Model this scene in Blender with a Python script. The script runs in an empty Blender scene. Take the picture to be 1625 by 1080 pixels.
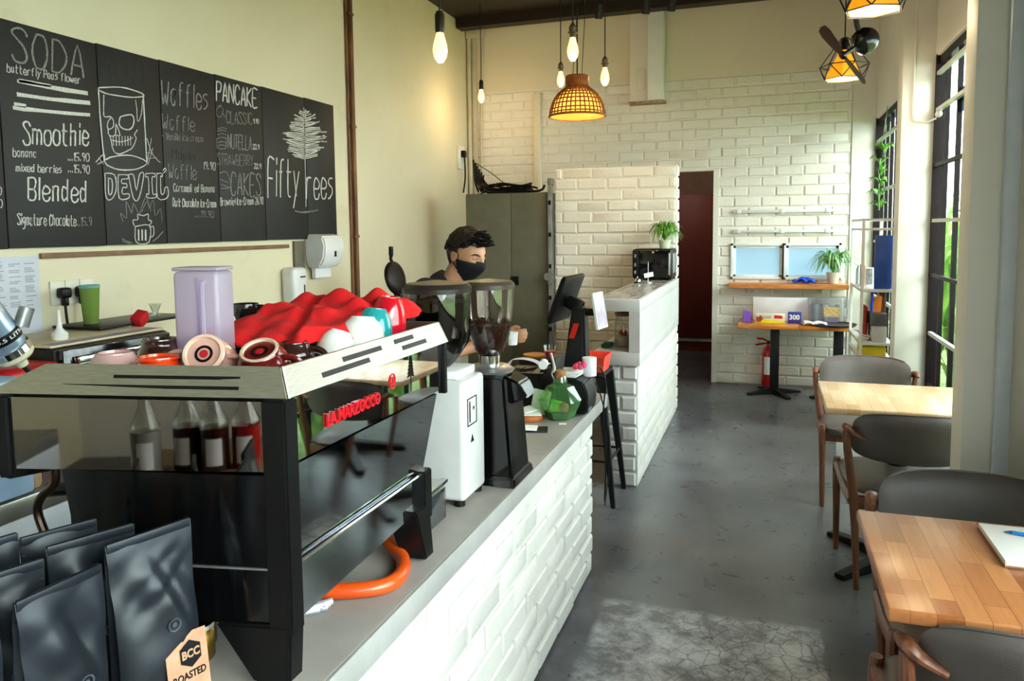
import bpy, bmesh, math, random
from mathutils import Vector, Matrix, noise
PI=math.pi
R=random.Random(7)
SC=bpy.context.scene
COL=SC.collection
# ---------------------------------------------------------------- camera, world, sun, exposure
cd=bpy.data.cameras.new('camera'); cam=bpy.data.objects.new('camera',cd); COL.objects.link(cam)
CM=Matrix(((.94720788,-.01696747,.32017079),(.32045022,.08260131,-.94365708),(-.01043506,.99643822,.08367784))).to_4x4()
CM.translation=(.03,0,1.54); cam.matrix_world=CM   # level-ish phone camera, slightly rolled
cd.sensor_fit='HORIZONTAL'; cd.sensor_width=36; cd.lens=1200/1625*36; cd.clip_start=.05; cd.shift_y=-75/1625
SC.camera=cam
SC.view_settings.view_transform='Standard'; SC.view_settings.look='None'
SC.view_settings.exposure=0.27; SC.view_settings.gamma=1
SC.view_settings.use_curve_mapping=False
W=bpy.data.worlds.new('sky'); SC.world=W; W.use_nodes=True
bgn=W.node_tree.nodes['Background']; bgn.inputs[0].default_value=(.90,.955,1,1); bgn.inputs[1].default_value=13
sd=bpy.data.lights.new('hazy_sun','SUN'); sd.energy=4.0; sd.angle=math.radians(34); sd.color=(1,.97,.9)
sun=bpy.data.objects.new('hazy_sun',sd); COL.objects.link(sun); sun.location=(6,-4,6)
sun.rotation_euler=Vector((-1,.8,-.65)).to_track_quat('-Z','Y').to_euler()
SC.cycles.use_denoising=True
SC.cycles.max_bounces=10; SC.cycles.diffuse_bounces=5; SC.cycles.glossy_bounces=5; SC.cycles.transparent_max_bounces=16; SC.cycles.transmission_bounces=6
SC.cycles.sample_clamp_indirect=6; SC.cycles.caustics_reflective=False; SC.cycles.caustics_refractive=False
# ---------------------------------------------------------------- materials
def lin(h):
    h=h.lstrip('#'); c=[int(h[i:i+2],16)/255 for i in (0,2,4)]
    return tuple((x/12.92 if x<.04045 else ((x+.055)/1.055)**2.4) for x in c)+(1,)
MATS={}
def nt(name):
    m=bpy.data.materials.new(name); m.use_nodes=True; n=m.node_tree
    return m,n,n.nodes['Principled BSDF']
def mat(name,c,c2=None,rough=.5,metal=0,ns=8,nd=4,bump=0,bs=60,stretch=(1,1,1),coat=0,emit=None,es=0,ramp=(.35,.65),spec=.5,sheen=0,trans=0,ior=1.45,rvar=0):
    if name in MATS: return MATS[name]
    m,n,b=nt(name); N=n.nodes; L=n.links
    tc=N.new('ShaderNodeTexCoord'); mp=N.new('ShaderNodeMapping'); mp.inputs['Scale'].default_value=stretch
    L.new(tc.outputs['Object'],mp.inputs['Vector'])
    c2=c2 or c
    nz=N.new('ShaderNodeTexNoise'); nz.inputs['Scale'].default_value=ns; nz.inputs['Detail'].default_value=nd
    L.new(mp.outputs[0],nz.inputs['Vector'])
    rp=N.new('ShaderNodeValToRGB'); rp.color_ramp.elements[0].position=ramp[0]; rp.color_ramp.elements[1].position=ramp[1]
    rp.color_ramp.elements[0].color=lin(c); rp.color_ramp.elements[1].color=lin(c2)
    L.new(nz.outputs['Fac'],rp.inputs[0]); L.new(rp.outputs[0],b.inputs['Base Color'])
    b.inputs['Roughness'].default_value=rough; b.inputs['Metallic'].default_value=metal
    b.inputs['Specular IOR Level'].default_value=spec
    b.inputs['Coat Weight'].default_value=coat; b.inputs['Coat Roughness'].default_value=.08
    b.inputs['Sheen Weight'].default_value=sheen
    b.inputs['Transmission Weight'].default_value=trans; b.inputs['IOR'].default_value=ior
    if rvar:
        ma=N.new('ShaderNodeMath'); ma.operation='MULTIPLY_ADD'; ma.inputs[1].default_value=rvar; ma.inputs[2].default_value=rough-rvar/2
        L.new(nz.outputs['Fac'],ma.inputs[0]); L.new(ma.outputs[0],b.inputs['Roughness'])
    if bump:
        n2=N.new('ShaderNodeTexNoise'); n2.inputs['Scale'].default_value=bs; n2.inputs['Detail'].default_value=4
        L.new(mp.outputs[0],n2.inputs['Vector'])
        bp=N.new('ShaderNodeBump'); bp.inputs['Strength'].default_value=bump; bp.inputs['Distance'].default_value=.01
        L.new(n2.outputs['Fac'],bp.inputs['Height']); L.new(bp.outputs[0],b.inputs['Normal'])
    if emit:
        b.inputs['Emission Color'].default_value=lin(emit); b.inputs['Emission Strength'].default_value=es
    MATS[name]=m; return m
def glass(name,tint='#ffffff',refl=.12,haze=0,hc='#ffffff'):
    """thin glass: transparent tinted + fresnel gloss, optional milky share"""
    if name in MATS: return MATS[name]
    m,n,b=nt(name); N=n.nodes; L=n.links; N.remove(b); out=N['Material Output']
    t=N.new('ShaderNodeBsdfTransparent'); t.inputs[0].default_value=lin(tint)
    g=N.new('ShaderNodeBsdfGlossy'); g.inputs['Roughness'].default_value=.03
    lw=N.new('ShaderNodeLayerWeight'); lw.inputs[0].default_value=.25
    ma=N.new('ShaderNodeMath'); ma.operation='MULTIPLY_ADD'; ma.inputs[1].default_value=.5; ma.inputs[2].default_value=refl*.4; ma.use_clamp=True
    L.new(lw.outputs['Fresnel'],ma.inputs[0])
    mx=N.new('ShaderNodeMixShader'); L.new(ma.outputs[0],mx.inputs[0]); L.new(t.outputs[0],mx.inputs[1]); L.new(g.outputs[0],mx.inputs[2])
    last=mx
    if haze:
        d=N.new('ShaderNodeBsdfDiffuse'); d.inputs[0].default_value=lin(hc)
        tl=N.new('ShaderNodeBsdfTranslucent'); tl.inputs[0].default_value=lin(hc)
        ad=N.new('ShaderNodeMixShader'); ad.inputs[0].default_value=.5; L.new(d.outputs[0],ad.inputs[1]); L.new(tl.outputs[0],ad.inputs[2])
        m2=N.new('ShaderNodeMixShader'); m2.inputs[0].default_value=haze; L.new(mx.outputs[0],m2.inputs[1]); L.new(ad.outputs[0],m2.inputs[2]); last=m2
    L.new(last.outputs[0],out.inputs['Surface']); MATS[name]=m; return m
def mix(N,L,f,a,b):
    x=N.new('ShaderNodeMix'); x.data_type='RGBA'
    for s,v in ((0,f),(6,a),(7,b)):
        if hasattr(v,'is_linked'): L.new(v,x.inputs[s])
        elif v is not None: x.inputs[s].default_value=v
    return x.outputs[2]
def maprange(N,L,v,a,b,c=0,d=1):
    x=N.new('ShaderNodeMapRange'); L.new(v,x.inputs[0])
    for i,k in enumerate((a,b,c,d)): x.inputs[i+1].default_value=k
    return x.outputs[0]
def math2(N,L,op,a,b):
    x=N.new('ShaderNodeMath'); x.operation=op
    for s,v in ((0,a),(1,b)):
        if hasattr(v,'is_linked'): L.new(v,x.inputs[s])
        else: x.inputs[s].default_value=v
    return x.outputs[0]
def noi(N,L,vec,s,d=4,rough=.5):
    x=N.new('ShaderNodeTexNoise'); x.inputs['Scale'].default_value=s; x.inputs['Detail'].default_value=d; x.inputs['Roughness'].default_value=rough; L.new(vec,x.inputs['Vector']); return x.outputs['Fac']
def floor_mat():
    m,n,b=nt('polished_concrete_floor'); N=n.nodes; L=n.links
    tc=N.new('ShaderNodeTexCoord'); o=tc.outputs['Object']
    sp=N.new('ShaderNodeSeparateXYZ'); L.new(o,sp.inputs[0]); X,Y=sp.outputs[0],sp.outputs[1]
    a=noi(N,L,o,1.3,6,.6); f=noi(N,L,o,9,6,.65); g=noi(N,L,o,60,3)
    base=mix(N,L,maprange(N,L,a,.38,.62),lin('#44464b'),lin('#67696d'))
    base=mix(N,L,maprange(N,L,f,.5,.8,0,.18),base,lin('#7d7e82'))
    # dark worn spots
    s=noi(N,L,o,3.1,3); base=mix(N,L,maprange(N,L,s,.76,.84,0,.4),base,lin('#34353a'))
    # repair patch with cracks near the counter
    w=noi(N,L,o,7,4)
    xx=math2(N,L,'ADD',X,math2(N,L,'MULTIPLY',math2(N,L,'SUBTRACT',w,.5),.06)); yy=math2(N,L,'ADD',Y,math2(N,L,'MULTIPLY',math2(N,L,'SUBTRACT',w,.5),.06))
    mx=math2(N,L,'MULTIPLY',maprange(N,L,xx,-.60,-.57),maprange(N,L,xx,.25,.24)); my=math2(N,L,'MULTIPLY',maprange(N,L,yy,1.2,1.25),maprange(N,L,yy,3.02,2.98))
    mk=math2(N,L,'MULTIPLY',mx,my)
    pc=mix(N,L,maprange(N,L,noi(N,L,o,5,8,.75),.42,.6),lin('#66676b'),lin('#b8bbbf'))
    vo=N.new('ShaderNodeTexVoronoi'); vo.feature='DISTANCE_TO_EDGE'; vo.inputs['Scale'].default_value=17
    wv=N.new('ShaderNodeVectorMath'); wv.operation='MULTIPLY_ADD'; wv.inputs[1].default_value=(.05,.05,0); nz=N.new('ShaderNodeTexNoise'); nz.inputs['Scale'].default_value=9; L.new(o,nz.inputs['Vector']); L.new(nz.outputs['Color'],wv.inputs[0]); L.new(o,wv.inputs[2]); L.new(wv.outputs[0],vo.inputs['Vector'])
    cr=math2(N,L,'MULTIPLY',maprange(N,L,vo.outputs['Distance'],0,.05,1,0),maprange(N,L,xx,-.42,-.2,0,.85))
    pc=mix(N,L,cr,pc,lin('#4c4d50'))
    base=mix(N,L,math2(N,L,'MULTIPLY',mk,.95),base,pc)
    # chalky edge line along the counter and dark strip
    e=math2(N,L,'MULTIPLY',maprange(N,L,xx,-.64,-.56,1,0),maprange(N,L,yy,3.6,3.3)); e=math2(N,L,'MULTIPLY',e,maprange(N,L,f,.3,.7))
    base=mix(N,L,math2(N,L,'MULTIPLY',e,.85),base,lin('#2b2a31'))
    # round pale stain
    vd=N.new('ShaderNodeVectorMath'); vd.operation='DISTANCE'; vd.inputs[1].default_value=(-.47,3.62,0); L.new(o,vd.inputs[0])
    base=mix(N,L,maprange(N,L,math2(N,L,'ADD',vd.outputs['Value'],math2(N,L,'MULTIPLY',w,.1)),.24,.22,0,.5),base,lin('#5d5550'))
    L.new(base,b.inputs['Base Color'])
    L.new(maprange(N,L,f,.25,.8,.24,.38),b.inputs['Roughness']); b.inputs['Specular IOR Level'].default_value=.5
    bp=N.new('ShaderNodeBump'); bp.inputs['Strength'].default_value=.12; bp.inputs['Distance'].default_value=.01; L.new(math2(N,L,'ADD',f,math2(N,L,'MULTIPLY',g,.3)),bp.inputs['Height']); L.new(bp.outputs[0],b.inputs['Normal'])
    return m
def paint_mat(name,c,c2,stain,amt=.5,bump=.25,bs=14,rough=.6,ns=1.2):
    m,n,b=nt(name); N=n.nodes; L=n.links
    o=N.new('ShaderNodeTexCoord').outputs['Object']
    base=mix(N,L,maprange(N,L,noi(N,L,o,ns,5,.6),.35,.65),lin(c),lin(c2))
    base=mix(N,L,maprange(N,L,noi(N,L,o,2.7,7,.7),.6,.8,0,amt),base,lin(stain))
    L.new(base,b.inputs['Base Color']); b.inputs['Roughness'].default_value=rough
    h=math2(N,L,'ADD',noi(N,L,o,bs,5,.6),math2(N,L,'MULTIPLY',noi(N,L,o,bs*7,3),.35))
    bp=N.new('ShaderNodeBump'); bp.inputs['Strength'].default_value=bump; bp.inputs['Distance'].default_value=.012; L.new(h,bp.inputs['Height']); L.new(bp.outputs[0],b.inputs['Normal'])
    MATS[name]=m; return m
def butcher(name,cs,along='y'):
    m,n,b=nt(name); N=n.nodes; L=n.links
    tc=N.new('ShaderNodeTexCoord'); mp=N.new('ShaderNodeMapping'); L.new(tc.outputs['Object'],mp.inputs[0])
    mp.inputs['Rotation'].default_value=(0,0,PI/2 if along=='y' else 0)
    br=N.new('ShaderNodeTexBrick'); L.new(mp.outputs[0],br.inputs['Vector'])
    br.inputs['Scale'].default_value=1; br.inputs['Brick Width'].default_value=.21; br.inputs['Row Height'].default_value=.048; br.inputs['Mortar Size'].default_value=.0006; br.inputs['Bias'].default_value=0
    br.offset=.37; br.offset_frequency=2
    br.inputs['Color1'].default_value=lin(cs[0]); br.inputs['Color2'].default_value=lin(cs[1]); br.inputs['Mortar'].default_value=lin(cs[2])
    m2=N.new('ShaderNodeMapping'); L.new(mp.outputs[0],m2.inputs[0]); m2.inputs['Scale'].default_value=(3,45,45)
    g=noi(N,L,m2.outputs[0],1.5,6,.65)
    L.new(mix(N,L,maprange(N,L,g,.45,.75,0,.35),br.outputs['Color'],lin(cs[2])),b.inputs['Base Color'])
    b.inputs['Roughness'].default_value=.32; b.inputs['Coat Weight'].default_value=.25; b.inputs['Coat Roughness'].default_value=.2
    MATS[name]=m; return m
# ---------------------------------------------------------------- mesh helpers (everything goes into a bmesh)
def BM(): return bmesh.new()
def merge(bm,t,M=None):
    if M is not None: t.transform(M)
    me=bpy.data.meshes.new('tmp'); t.to_mesh(me); t.free(); bm.from_mesh(me); bpy.data.meshes.remove(me); return bm
def TR(loc=(0,0,0),rot=(0,0,0),s=(1,1,1)):
    from mathutils import Euler
    return Matrix.LocRotScale(Vector(loc),Euler(rot),Vector(s))
def box(bm,c,s,bev=0,rot=(0,0,0),seg=2,taper=None):
    t=BM(); bmesh.ops.create_cube(t,size=1)
    for v in t.verts:
        k=1
        if taper and v.co.z>0: v.co.x*=taper[0]; v.co.y*=taper[1]
        v.co=Vector((v.co.x*s[0],v.co.y*s[1],v.co.z*s[2]))
    if bev: bmesh.ops.bevel(t,geom=t.edges[:],offset=min(bev,min(s)*.49),segments=seg,affect='EDGES',profile=.5)
    return merge(bm,t,TR(c,rot))
def bb(bm,x0,x1,y0,y1,z0,z1,bev=0,seg=2): return box(bm,((x0+x1)/2,(y0+y1)/2,(z0+z1)/2),(abs(x1-x0),abs(y1-y0),abs(z1-z0)),bev,seg=seg)
def lathe(bm,prof,seg=24,c=(0,0,0),M=None,caps=True):
    t=BM(); rings=[]
    for r,z in prof:
        if r<1e-5: rings.append([t.verts.new((0,0,z))])
        else: rings.append([t.verts.new((r*math.cos(2*PI*i/seg),r*math.sin(2*PI*i/seg),z)) for i in range(seg)])
    for a,b in zip(rings,rings[1:]):
        for i in range(seg):
            j=(i+1)%seg
            if len(a)==1 and len(b)==1: continue
            if len(a)==1: t.faces.new((a[0],b[j],b[i]))
            elif len(b)==1: t.faces.new((a[i],a[j],b[0]))
            else: t.faces.new((a[i],a[j],b[j],b[i]))
    if caps:
        if len(rings[0])>1: t.faces.new(rings[0][::-1])
        if len(rings[-1])>1: t.faces.new(rings[-1])
    bmesh.ops.recalc_face_normals(t,faces=t.faces[:])
    return merge(bm,t,M if M is not None else Matrix.Translation(c))
def cyl(bm,c,r,h,seg=20,r2=None,rot=None): 
    M=TR(c,rot) if rot else Matrix.Translation(c)
    return lathe(bm,[(r,0),(r if r2 is None else r2,h)],seg,M=M)
def catmull(p,n=5,closed=False):
    p=[Vector(q) for q in p]
    if len(p)<3: return p
    out=[]; m=len(p); rng=range(m if closed else m-1)
    for i in rng:
        if closed: a,b,c,d=p[(i-1)%m],p[i],p[(i+1)%m],p[(i+2)%m]
        else: a,b,c,d=p[max(i-1,0)],p[i],p[i+1],p[min(i+2,m-1)]
        for k in range(n):
            t=k/n; out.append(.5*((2*b)+(c-a)*t+(2*a-5*b+4*c-d)*t*t+(3*b-a-3*c+d)*t*t*t))
    if not closed: out.append(p[-1])
    return out
def tube(bm,pts,r,seg=10,closed=False,smooth=0,flat=1):
    """r: number or list per point"""
    P=[Vector(q) for q in pts]
    if smooth:
        n0=len(P)
        if isinstance(r,(list,tuple)):
            rr=catmull([(x,0,0) for x in r],smooth,closed); r=[q.x for q in rr]
        P=catmull(P,smooth,closed)
    n=len(P); rs=r if isinstance(r,(list,tuple)) else [r]*n
    t=BM(); rings=[]; up=None
    for i,p in enumerate(P):
        if closed: d=P[(i+1)%n]-P[i-1]
        else: d=P[min(i+1,n-1)]-P[max(i-1,0)]
        d.normalize()
        if up is None:
            up=Vector((0,0,1)) if abs(d.z)<.9 else Vector((1,0,0))
        s=d.cross(up)
        if s.length<1e-4: s=d.orthogonal()
        s.normalize(); up=s.cross(d).normalized()
        rings.append([t.verts.new(p+(s*math.cos(2*PI*k/seg)+up*math.sin(2*PI*k/seg)*flat)*rs[i]) for k in range(seg)])
    for a,b in (list(zip(rings,rings[1:]))+([(rings[-1],rings[0])] if closed else [])):
        for k in range(seg):
            j=(k+1)%seg; t.faces.new((a[k],a[j],b[j],b[k]))
    if not closed: t.faces.new(rings[0][::-1]); t.faces.new(rings[-1])
    bmesh.ops.recalc_face_normals(t,faces=t.faces[:])
    return merge(bm,t)
def prism(bm,poly,h,M=None,bev=0):
    """polygon in XY extruded along +Z by h"""
    t=BM(); a=[t.verts.new((x,y,0)) for x,y in poly]; b=[t.verts.new((x,y,h)) for x,y in poly]; n=len(a)
    t.faces.new(a[::-1]); t.faces.new(b)
    for i in range(n): t.faces.new((a[i],a[(i+1)%n],b[(i+1)%n],b[i]))
    bmesh.ops.recalc_face_normals(t,faces=t.faces[:])
    if bev: bmesh.ops.bevel(t,geom=t.edges[:],offset=bev,segments=2,affect='EDGES')
    return merge(bm,t,M)
def hexa(bm,p,bev=0):
    """8 corners: bottom 4 ccw then top 4"""
    t=BM(); v=[t.verts.new(q) for q in p]
    for f in ((3,2,1,0),(4,5,6,7),(0,1,5,4),(1,2,6,5),(2,3,7,6),(3,0,4,7)): t.faces.new([v[i] for i in f])
    bmesh.ops.recalc_face_normals(t,faces=t.faces[:])
    if bev: bmesh.ops.bevel(t,geom=t.edges[:],offset=bev,segments=2,affect='EDGES')
    return merge(bm,t)
def sheet(bm,f,nu,nv,th=0):
    t=BM(); g=[[t.verts.new(f(i/nu,j/nv)) for j in range(nv+1)] for i in range(nu+1)]
    for i in range(nu):
        for j in range(nv): t.faces.new((g[i][j],g[i+1][j],g[i+1][j+1],g[i][j+1]))
    bmesh.ops.recalc_face_normals(t,faces=t.faces[:])
    if th: bmesh.ops.solidify(t,geom=t.faces[:],thickness=th)
    return merge(bm,t)
def ball(bm,c,s,sub=3,rot=(0,0,0)):
    t=BM(); bmesh.ops.create_icosphere(t,subdivisions=sub,radius=1)
    s=(s,s,s) if isinstance(s,(int,float)) else s
    return merge(bm,t,TR(c,rot,s))
def text(bm,s,size,M,ext=.0008,width=None,bold=0):
    cu=bpy.data.curves.new('t','FONT'); cu.body=s; cu.size=size; cu.extrude=ext; cu.align_x='CENTER'; cu.align_y='CENTER'; cu.offset=bold; cu.resolution_u=3
    o=bpy.data.objects.new('t',cu); COL.objects.link(o)
    dg=bpy.context.evaluated_depsgraph_get(); me=bpy.data.meshes.new_from_object(o.evaluated_get(dg))
    if width:
        xs=[v.co.x for v in me.vertices]; w=max(xs)-min(xs); c=(max(xs)+min(xs))/2
        for v in me.vertices: v.co.x=(v.co.x-c)*width/w
    me.transform(M); bm.from_mesh(me); bpy.data.meshes.remove(me); bpy.data.objects.remove(o); bpy.data.curves.remove(cu); return bm
def face_M(pos,right,up):
    r=Vector(right).normalized(); u=Vector(up); u=(u-r*u.dot(r)).normalized(); n=r.cross(u)
    M=Matrix((r,u,n)).transposed().to_4x4(); M.translation=Vector(pos); return M
# ---------------------------------------------------------------- objects
def mkobj(bm,name,m,angle=35):
    me=bpy.data.meshes.new(name); bmesh.ops.recalc_face_normals(bm,faces=bm.faces[:]) if False else None
    bm.to_mesh(me); bm.free()
    if angle is not None and len(me.polygons):
        me.polygons.foreach_set('use_smooth',[True]*len(me.polygons)); me.set_sharp_from_angle(angle=math.radians(angle))
    me.materials.append(m); o=bpy.data.objects.new(name,me); COL.objects.link(o); return o
def tagit(o,label,cat,group=None,kind=None):
    if label: o['label']=label
    if cat: o['category']=cat
    if group: o['group']=group
    if kind: o['kind']=kind
    return o
MX={}
OFF=Vector((0,0,0))   # placing offset of the group of things being built
def T(name,label,cat,loc,rot=0,group=None):
    o=bpy.data.objects.new(name,None); o.empty_display_size=.05; COL.objects.link(o); o.location=Vector(loc)+OFF; o.rotation_euler=(0,0,rot) if not isinstance(rot,tuple) else rot
    MX[o.name]=TR(loc,o.rotation_euler[:])
    return tagit(o,label,cat,group)
def P(bm,name,m,parent,label=None,w=0,angle=35):
    """part of a thing; w=1: the bmesh holds world coordinates"""
    root=parent
    while root.parent: root=root.parent
    if w: bm.transform(MX[root.name].inverted())
    o=mkobj(bm,name,m,angle); o.parent=parent
    if label: o['label']=label
    return o
def solo(bm,name,m,label,cat,loc,rot=0,group=None,w=1,angle=35):
    """thing that is one mesh; w=1 world coordinates"""
    M=TR(loc,(0,0,rot) if not isinstance(rot,tuple) else rot)
    if w: bm.transform(M.inverted())
    o=mkobj(bm,name,m,angle); o.location=Vector(loc)+OFF; o.rotation_euler=(0,0,rot) if not isinstance(rot,tuple) else rot
    MX[o.name]=M
    return tagit(o,label,cat,group)
def ST(bm,name,m,parent=None,angle=30):
    o=mkobj(bm,name,m,angle)
    if parent: o.parent=parent
    else: o['kind']='structure'
    return o
def dup(o,label,loc,rot=0):
    def cp(x,par):
        c=x.copy(); COL.objects.link(c); c.parent=par
        for ch in list(x.children): cp(ch,c)
        return c
    c=cp(o,None); c.location=loc; c.rotation_euler=(0,0,rot) if not isinstance(rot,tuple) else rot; c['label']=label; MX[c.name]=TR(loc,c.rotation_euler[:]); return c
# bricks -----------------------------------------------------------
def bricks(bm,o,u,n,wid,h0,h1,row=.093,bl=.25,joint=.014,holes=(),proud=.012,half=0,jit=.004,header=0,back=.0):
    """painted bricks on the plane through o; u = run direction, n = outward normal, z up. holes=(u0,u1,z0,z1)"""
    o=Vector(o); u=Vector(u).normalized(); n=Vector(n).normalized(); zz=Vector((0,0,1)); t=BM(); rr=random.Random(11)
    nrow=max(1,round((h1-h0)/row)); row=(h1-h0)/nrow
    for k in range(nrow):
        za=h0+k*row; zb=za+row; zm=(za+zb)/2
        L=bl if not (header and k%2) else bl/2
        x=-(L/2 if (k%2) and not header else 0)-half
        segs=[]
        while x<wid:
            segs.append((max(x,0),min(x+L,wid))); x+=L
        for (a,b,zc,zd) in holes:
            if zm>zc and zm<zd:
                ns=[]
                for s in segs:
                    if s[1]<=a or s[0]>=b: ns.append(s)
                    else:
                        if s[0]<a-.03: ns.append((s[0],a))
                        if s[1]>b+.03: ns.append((b,s[1]))
                segs=ns
        for a,b in segs:
            if b-a<.03: continue
            a+=joint/2; b-=joint/2; zl=za+joint/2+rr.uniform(-jit,jit)*.6; zh=zb-joint/2+rr.uniform(-jit,jit)*.6
            a+=rr.uniform(-jit,jit); b+=rr.uniform(-jit,jit); pr=proud+rr.uniform(-jit,jit)*.7; ch=.007
            base=[o+u*p+zz*q for p,q in ((a,zl),(b,zl),(b,zh),(a,zh))]
            mid=[q+n*(pr*.55) for q in base]
            top=[o+u*p+zz*q+n*(pr+rr.uniform(-.001,.001)) for p,q in ((a+ch,zl+ch),(b-ch,zl+ch),(b-ch,zh-ch),(a+ch,zh-ch))]
            vb=[t.verts.new(q) for q in base]; vm=[t.verts.new(q) for q in mid]; vt=[t.verts.new(q) for q in top]
            t.faces.new(vt)
            for i in range(4):
                j=(i+1)%4; t.faces.new((vb[i],vb[j],vm[j],vm[i])); t.faces.new((vm[i],vm[j],vt[j],vt[i]))
    bmesh.ops.recalc_face_normals(t,faces=t.faces[:]); merge(bm,t)
def wallgrid(bm,o,u,n,wid,h0,h1,th,holes=()):
    """solid wall with rectangular holes; front face on the plane through o"""
    us=sorted({0,wid,*[a for hh in holes for a in hh[:2]]}); zs=sorted({h0,h1,*[a for hh in holes for a in hh[2:]]})
    o=Vector(o); u=Vector(u); n=Vector(n)
    for i in range(len(us)-1):
        for j in range(len(zs)-1):
            um=(us[i]+us[i+1])/2; zm=(zs[j]+zs[j+1])/2
            if any(a<um<b and c<zm<d for a,b,c,d in holes): continue
            p=[o+u*us[i],o+u*us[i+1],o+u*us[i+1]-n*th,o+u*us[i]-n*th]
            hexa(bm,[q+Vector((0,0,zs[j])) for q in p]+[q+Vector((0,0,zs[j+1])) for q in p])

# ---------------------------------------------------------------- palette
M_brick=paint_mat('white_painted_brick','#e9e5dc','#e0dbd0','#b9ad97',.35,.35,16,.55)
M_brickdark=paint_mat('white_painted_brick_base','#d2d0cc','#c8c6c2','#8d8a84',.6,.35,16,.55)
M_plaster=paint_mat('cream_wall_paint','#dcd3b6','#d4caa9','#b0a178',.35,.12,5,.6,.7)
M_upper=paint_mat('beige_wall_paint','#e6dcc8','#e0d6c0','#b5a686',.3,.1,6,.6,.7)
M_white=paint_mat('white_wall_paint','#e6e2d8','#dedad0','#bdb6a6',.25,.08,6,.55,.8)
M_ceil=mat('dark_stained_ceiling_wood','#170e08','#24150c',rough=.55,ns=3,stretch=(1,14,14),bump=.2,bs=12)
M_conc=paint_mat('grey_concrete_top','#7b7570','#938d87','#5c5650',.55,.15,22,.42,2.2)
M_edge=paint_mat('concrete_edge','#8e8d8a','#9f9e9b','#6a6862',.6,.15,30,.6,4)
M_concl=paint_mat('light_concrete_render','#a9a8a5','#b9b8b5','#7a7872',.6,.15,18,.6,2.5)
M_floor=floor_mat()
M_black=mat('black_plastic','#070708','#0c0c0d',rough=.38,spec=.3)
M_blackg=mat('gloss_black_panel','#050506','#070708',rough=.12,coat=.3)
M_blackm=mat('matt_black_metal','#0d0d0f','#141416',rough=.45,spec=.35)
M_steel=mat('brushed_stainless_steel','#b7b3a8','#c6c2b8',rough=.4,metal=1,ns=40,stretch=(1,1,12))
M_chrome=mat('chrome','#d9d9d9','#e4e4e4',rough=.08,metal=1)
M_mirror=mat('polished_steel_mirror','#c4c6c8','#cccdd0',rough=.02,metal=1)
M_smoke=mat('smoked_mirror_panel','#8a827c','#8f8781',rough=.03,metal=1)
M_dkmirror=mat('dark_mirror_panel','#d8dce4','#dde1e8',rough=.04,metal=1)
M_grey=mat('grey_cabinet_paint','#5f5e50','#666556',rough=.45,bump=.03)
M_alu=mat('aluminium','#a6a6a6','#bcbcbc',rough=.35,metal=.85)
M_purple=mat('dark_plum_window_paint','#120b0d','#1a1013',spec=.2,rough=.5,bump=.1)
M_bar=mat('pale_grey_bar_paint','#b9bcba','#c6c8c6',rough=.4)
M_wdark=mat('walnut_chair_wood','#5b3322','#7a4a31',rough=.4,ns=6,stretch=(18,18,1.5),bump=.06)
M_vinyl=mat('grey_brown_vinyl','#4f4744','#59504c',rough=.45,bump=.1,bs=260,coat=.05)
M_tab1=butcher('warm_butcher_block',('#95532a','#bf7f4c','#6e3a1a'))
M_tab2=butcher('window_lit_butcher_block',('#d3a878','#e8cba2','#b98a58'))  # wood coloured lighter to carry the bright window light
M_shelfw=mat('orange_pine_board','#b5672c','#d08a4a',rough=.45,ns=4,stretch=(2,20,20),bump=.05)
M_red=mat('red_cloth','#c00508','#d00a10',rough=.9,ns=30,bump=.2,bs=300)
M_redp=mat('red_plastic','#c21a12','#cf2418',rough=.35)
M_wp=mat('white_plastic','#d8d8d6','#e2e2e0',rough=.35)
M_wpaper=mat('white_paper','#e8e8ea','#f0f0f0',rough=.8)
M_window=glass('window_glass','#f3faf7',.1)
M_glass=glass('clear_glass','#f4f8f6',.3)
M_smokeglass=glass('smoky_plastic_glass','#8f8a86',.22)
M_frost=glass('frosted_glass','#b4c6ce',.08,.85,'#a3b8c1')
M_chalk=[mat('white_chalk','#dcdad2','#bdbbb4',rough=.95,ns=120,ramp=(.3,.6)),mat('dim_chalk','#9d9b95','#6e6c68',rough=.95,ns=120,ramp=(.3,.6)),mat('rubbed_out_chalk','#3a3936','#2d2c2a',rough=.95,ns=60)]
M_board=mat('blackboard_paint','#191817','#262423',rough=.6,ns=2,nd=6,ramp=(.3,.75))
M_leaf=mat('green_leaf','#3f7a25','#79b04a',rough=.4,ns=14)
M_leafd=mat('garden_leaf','#69a838','#bfe374',rough=.45,ns=5)
M_soil=mat('potting_soil','#2b1d14','#3a2a1e',rough=.95,ns=40,bump=.4)
M_skin=mat('skin','#b98563','#c69170',rough=.5,ns=10,spec=.4)
# ---------------------------------------------------------------- setting
XL=-3.065; YB=7.73; XR=1.02; ZC=3.71
b=BM(); bb(b,-3.3,1.2,-3.3,9.9,-.1,0); ST(b,'floor',M_floor)
b=BM(); bb(b,-3.3,1.2,-3.3,YB+.3,ZC,ZC+.1)
for y in (1.2,3.4,5.6,7.45): bb(b,-3.05,1.1,y-.07,y+.07,ZC-.1,ZC)
ST(b,'ceiling',M_ceil)
b=BM(); bb(b,XL-.12,XL,-3.3,YB+.12,0,ZC); ST(b,'wall_left',M_plaster)
holes=((2.02,2.575,0,2.095),(2.755,3.775,1.035,1.385))
b=BM(); wallgrid(b,(XL,YB,0),(1,0,0),(0,-1,0),3.805,0,3.0,.1,holes); bricks(b,(XL,YB,0),(1,0,0),(0,-1,0),3.805,.0,2.99,.095,.252,holes=holes); wb=ST(b,'wall_back',M_brick)
b=BM(); bb(b,XL,1.1,YB,YB+.1,3.0,ZC); ST(b,'wall_back_upper',M_upper)
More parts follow.
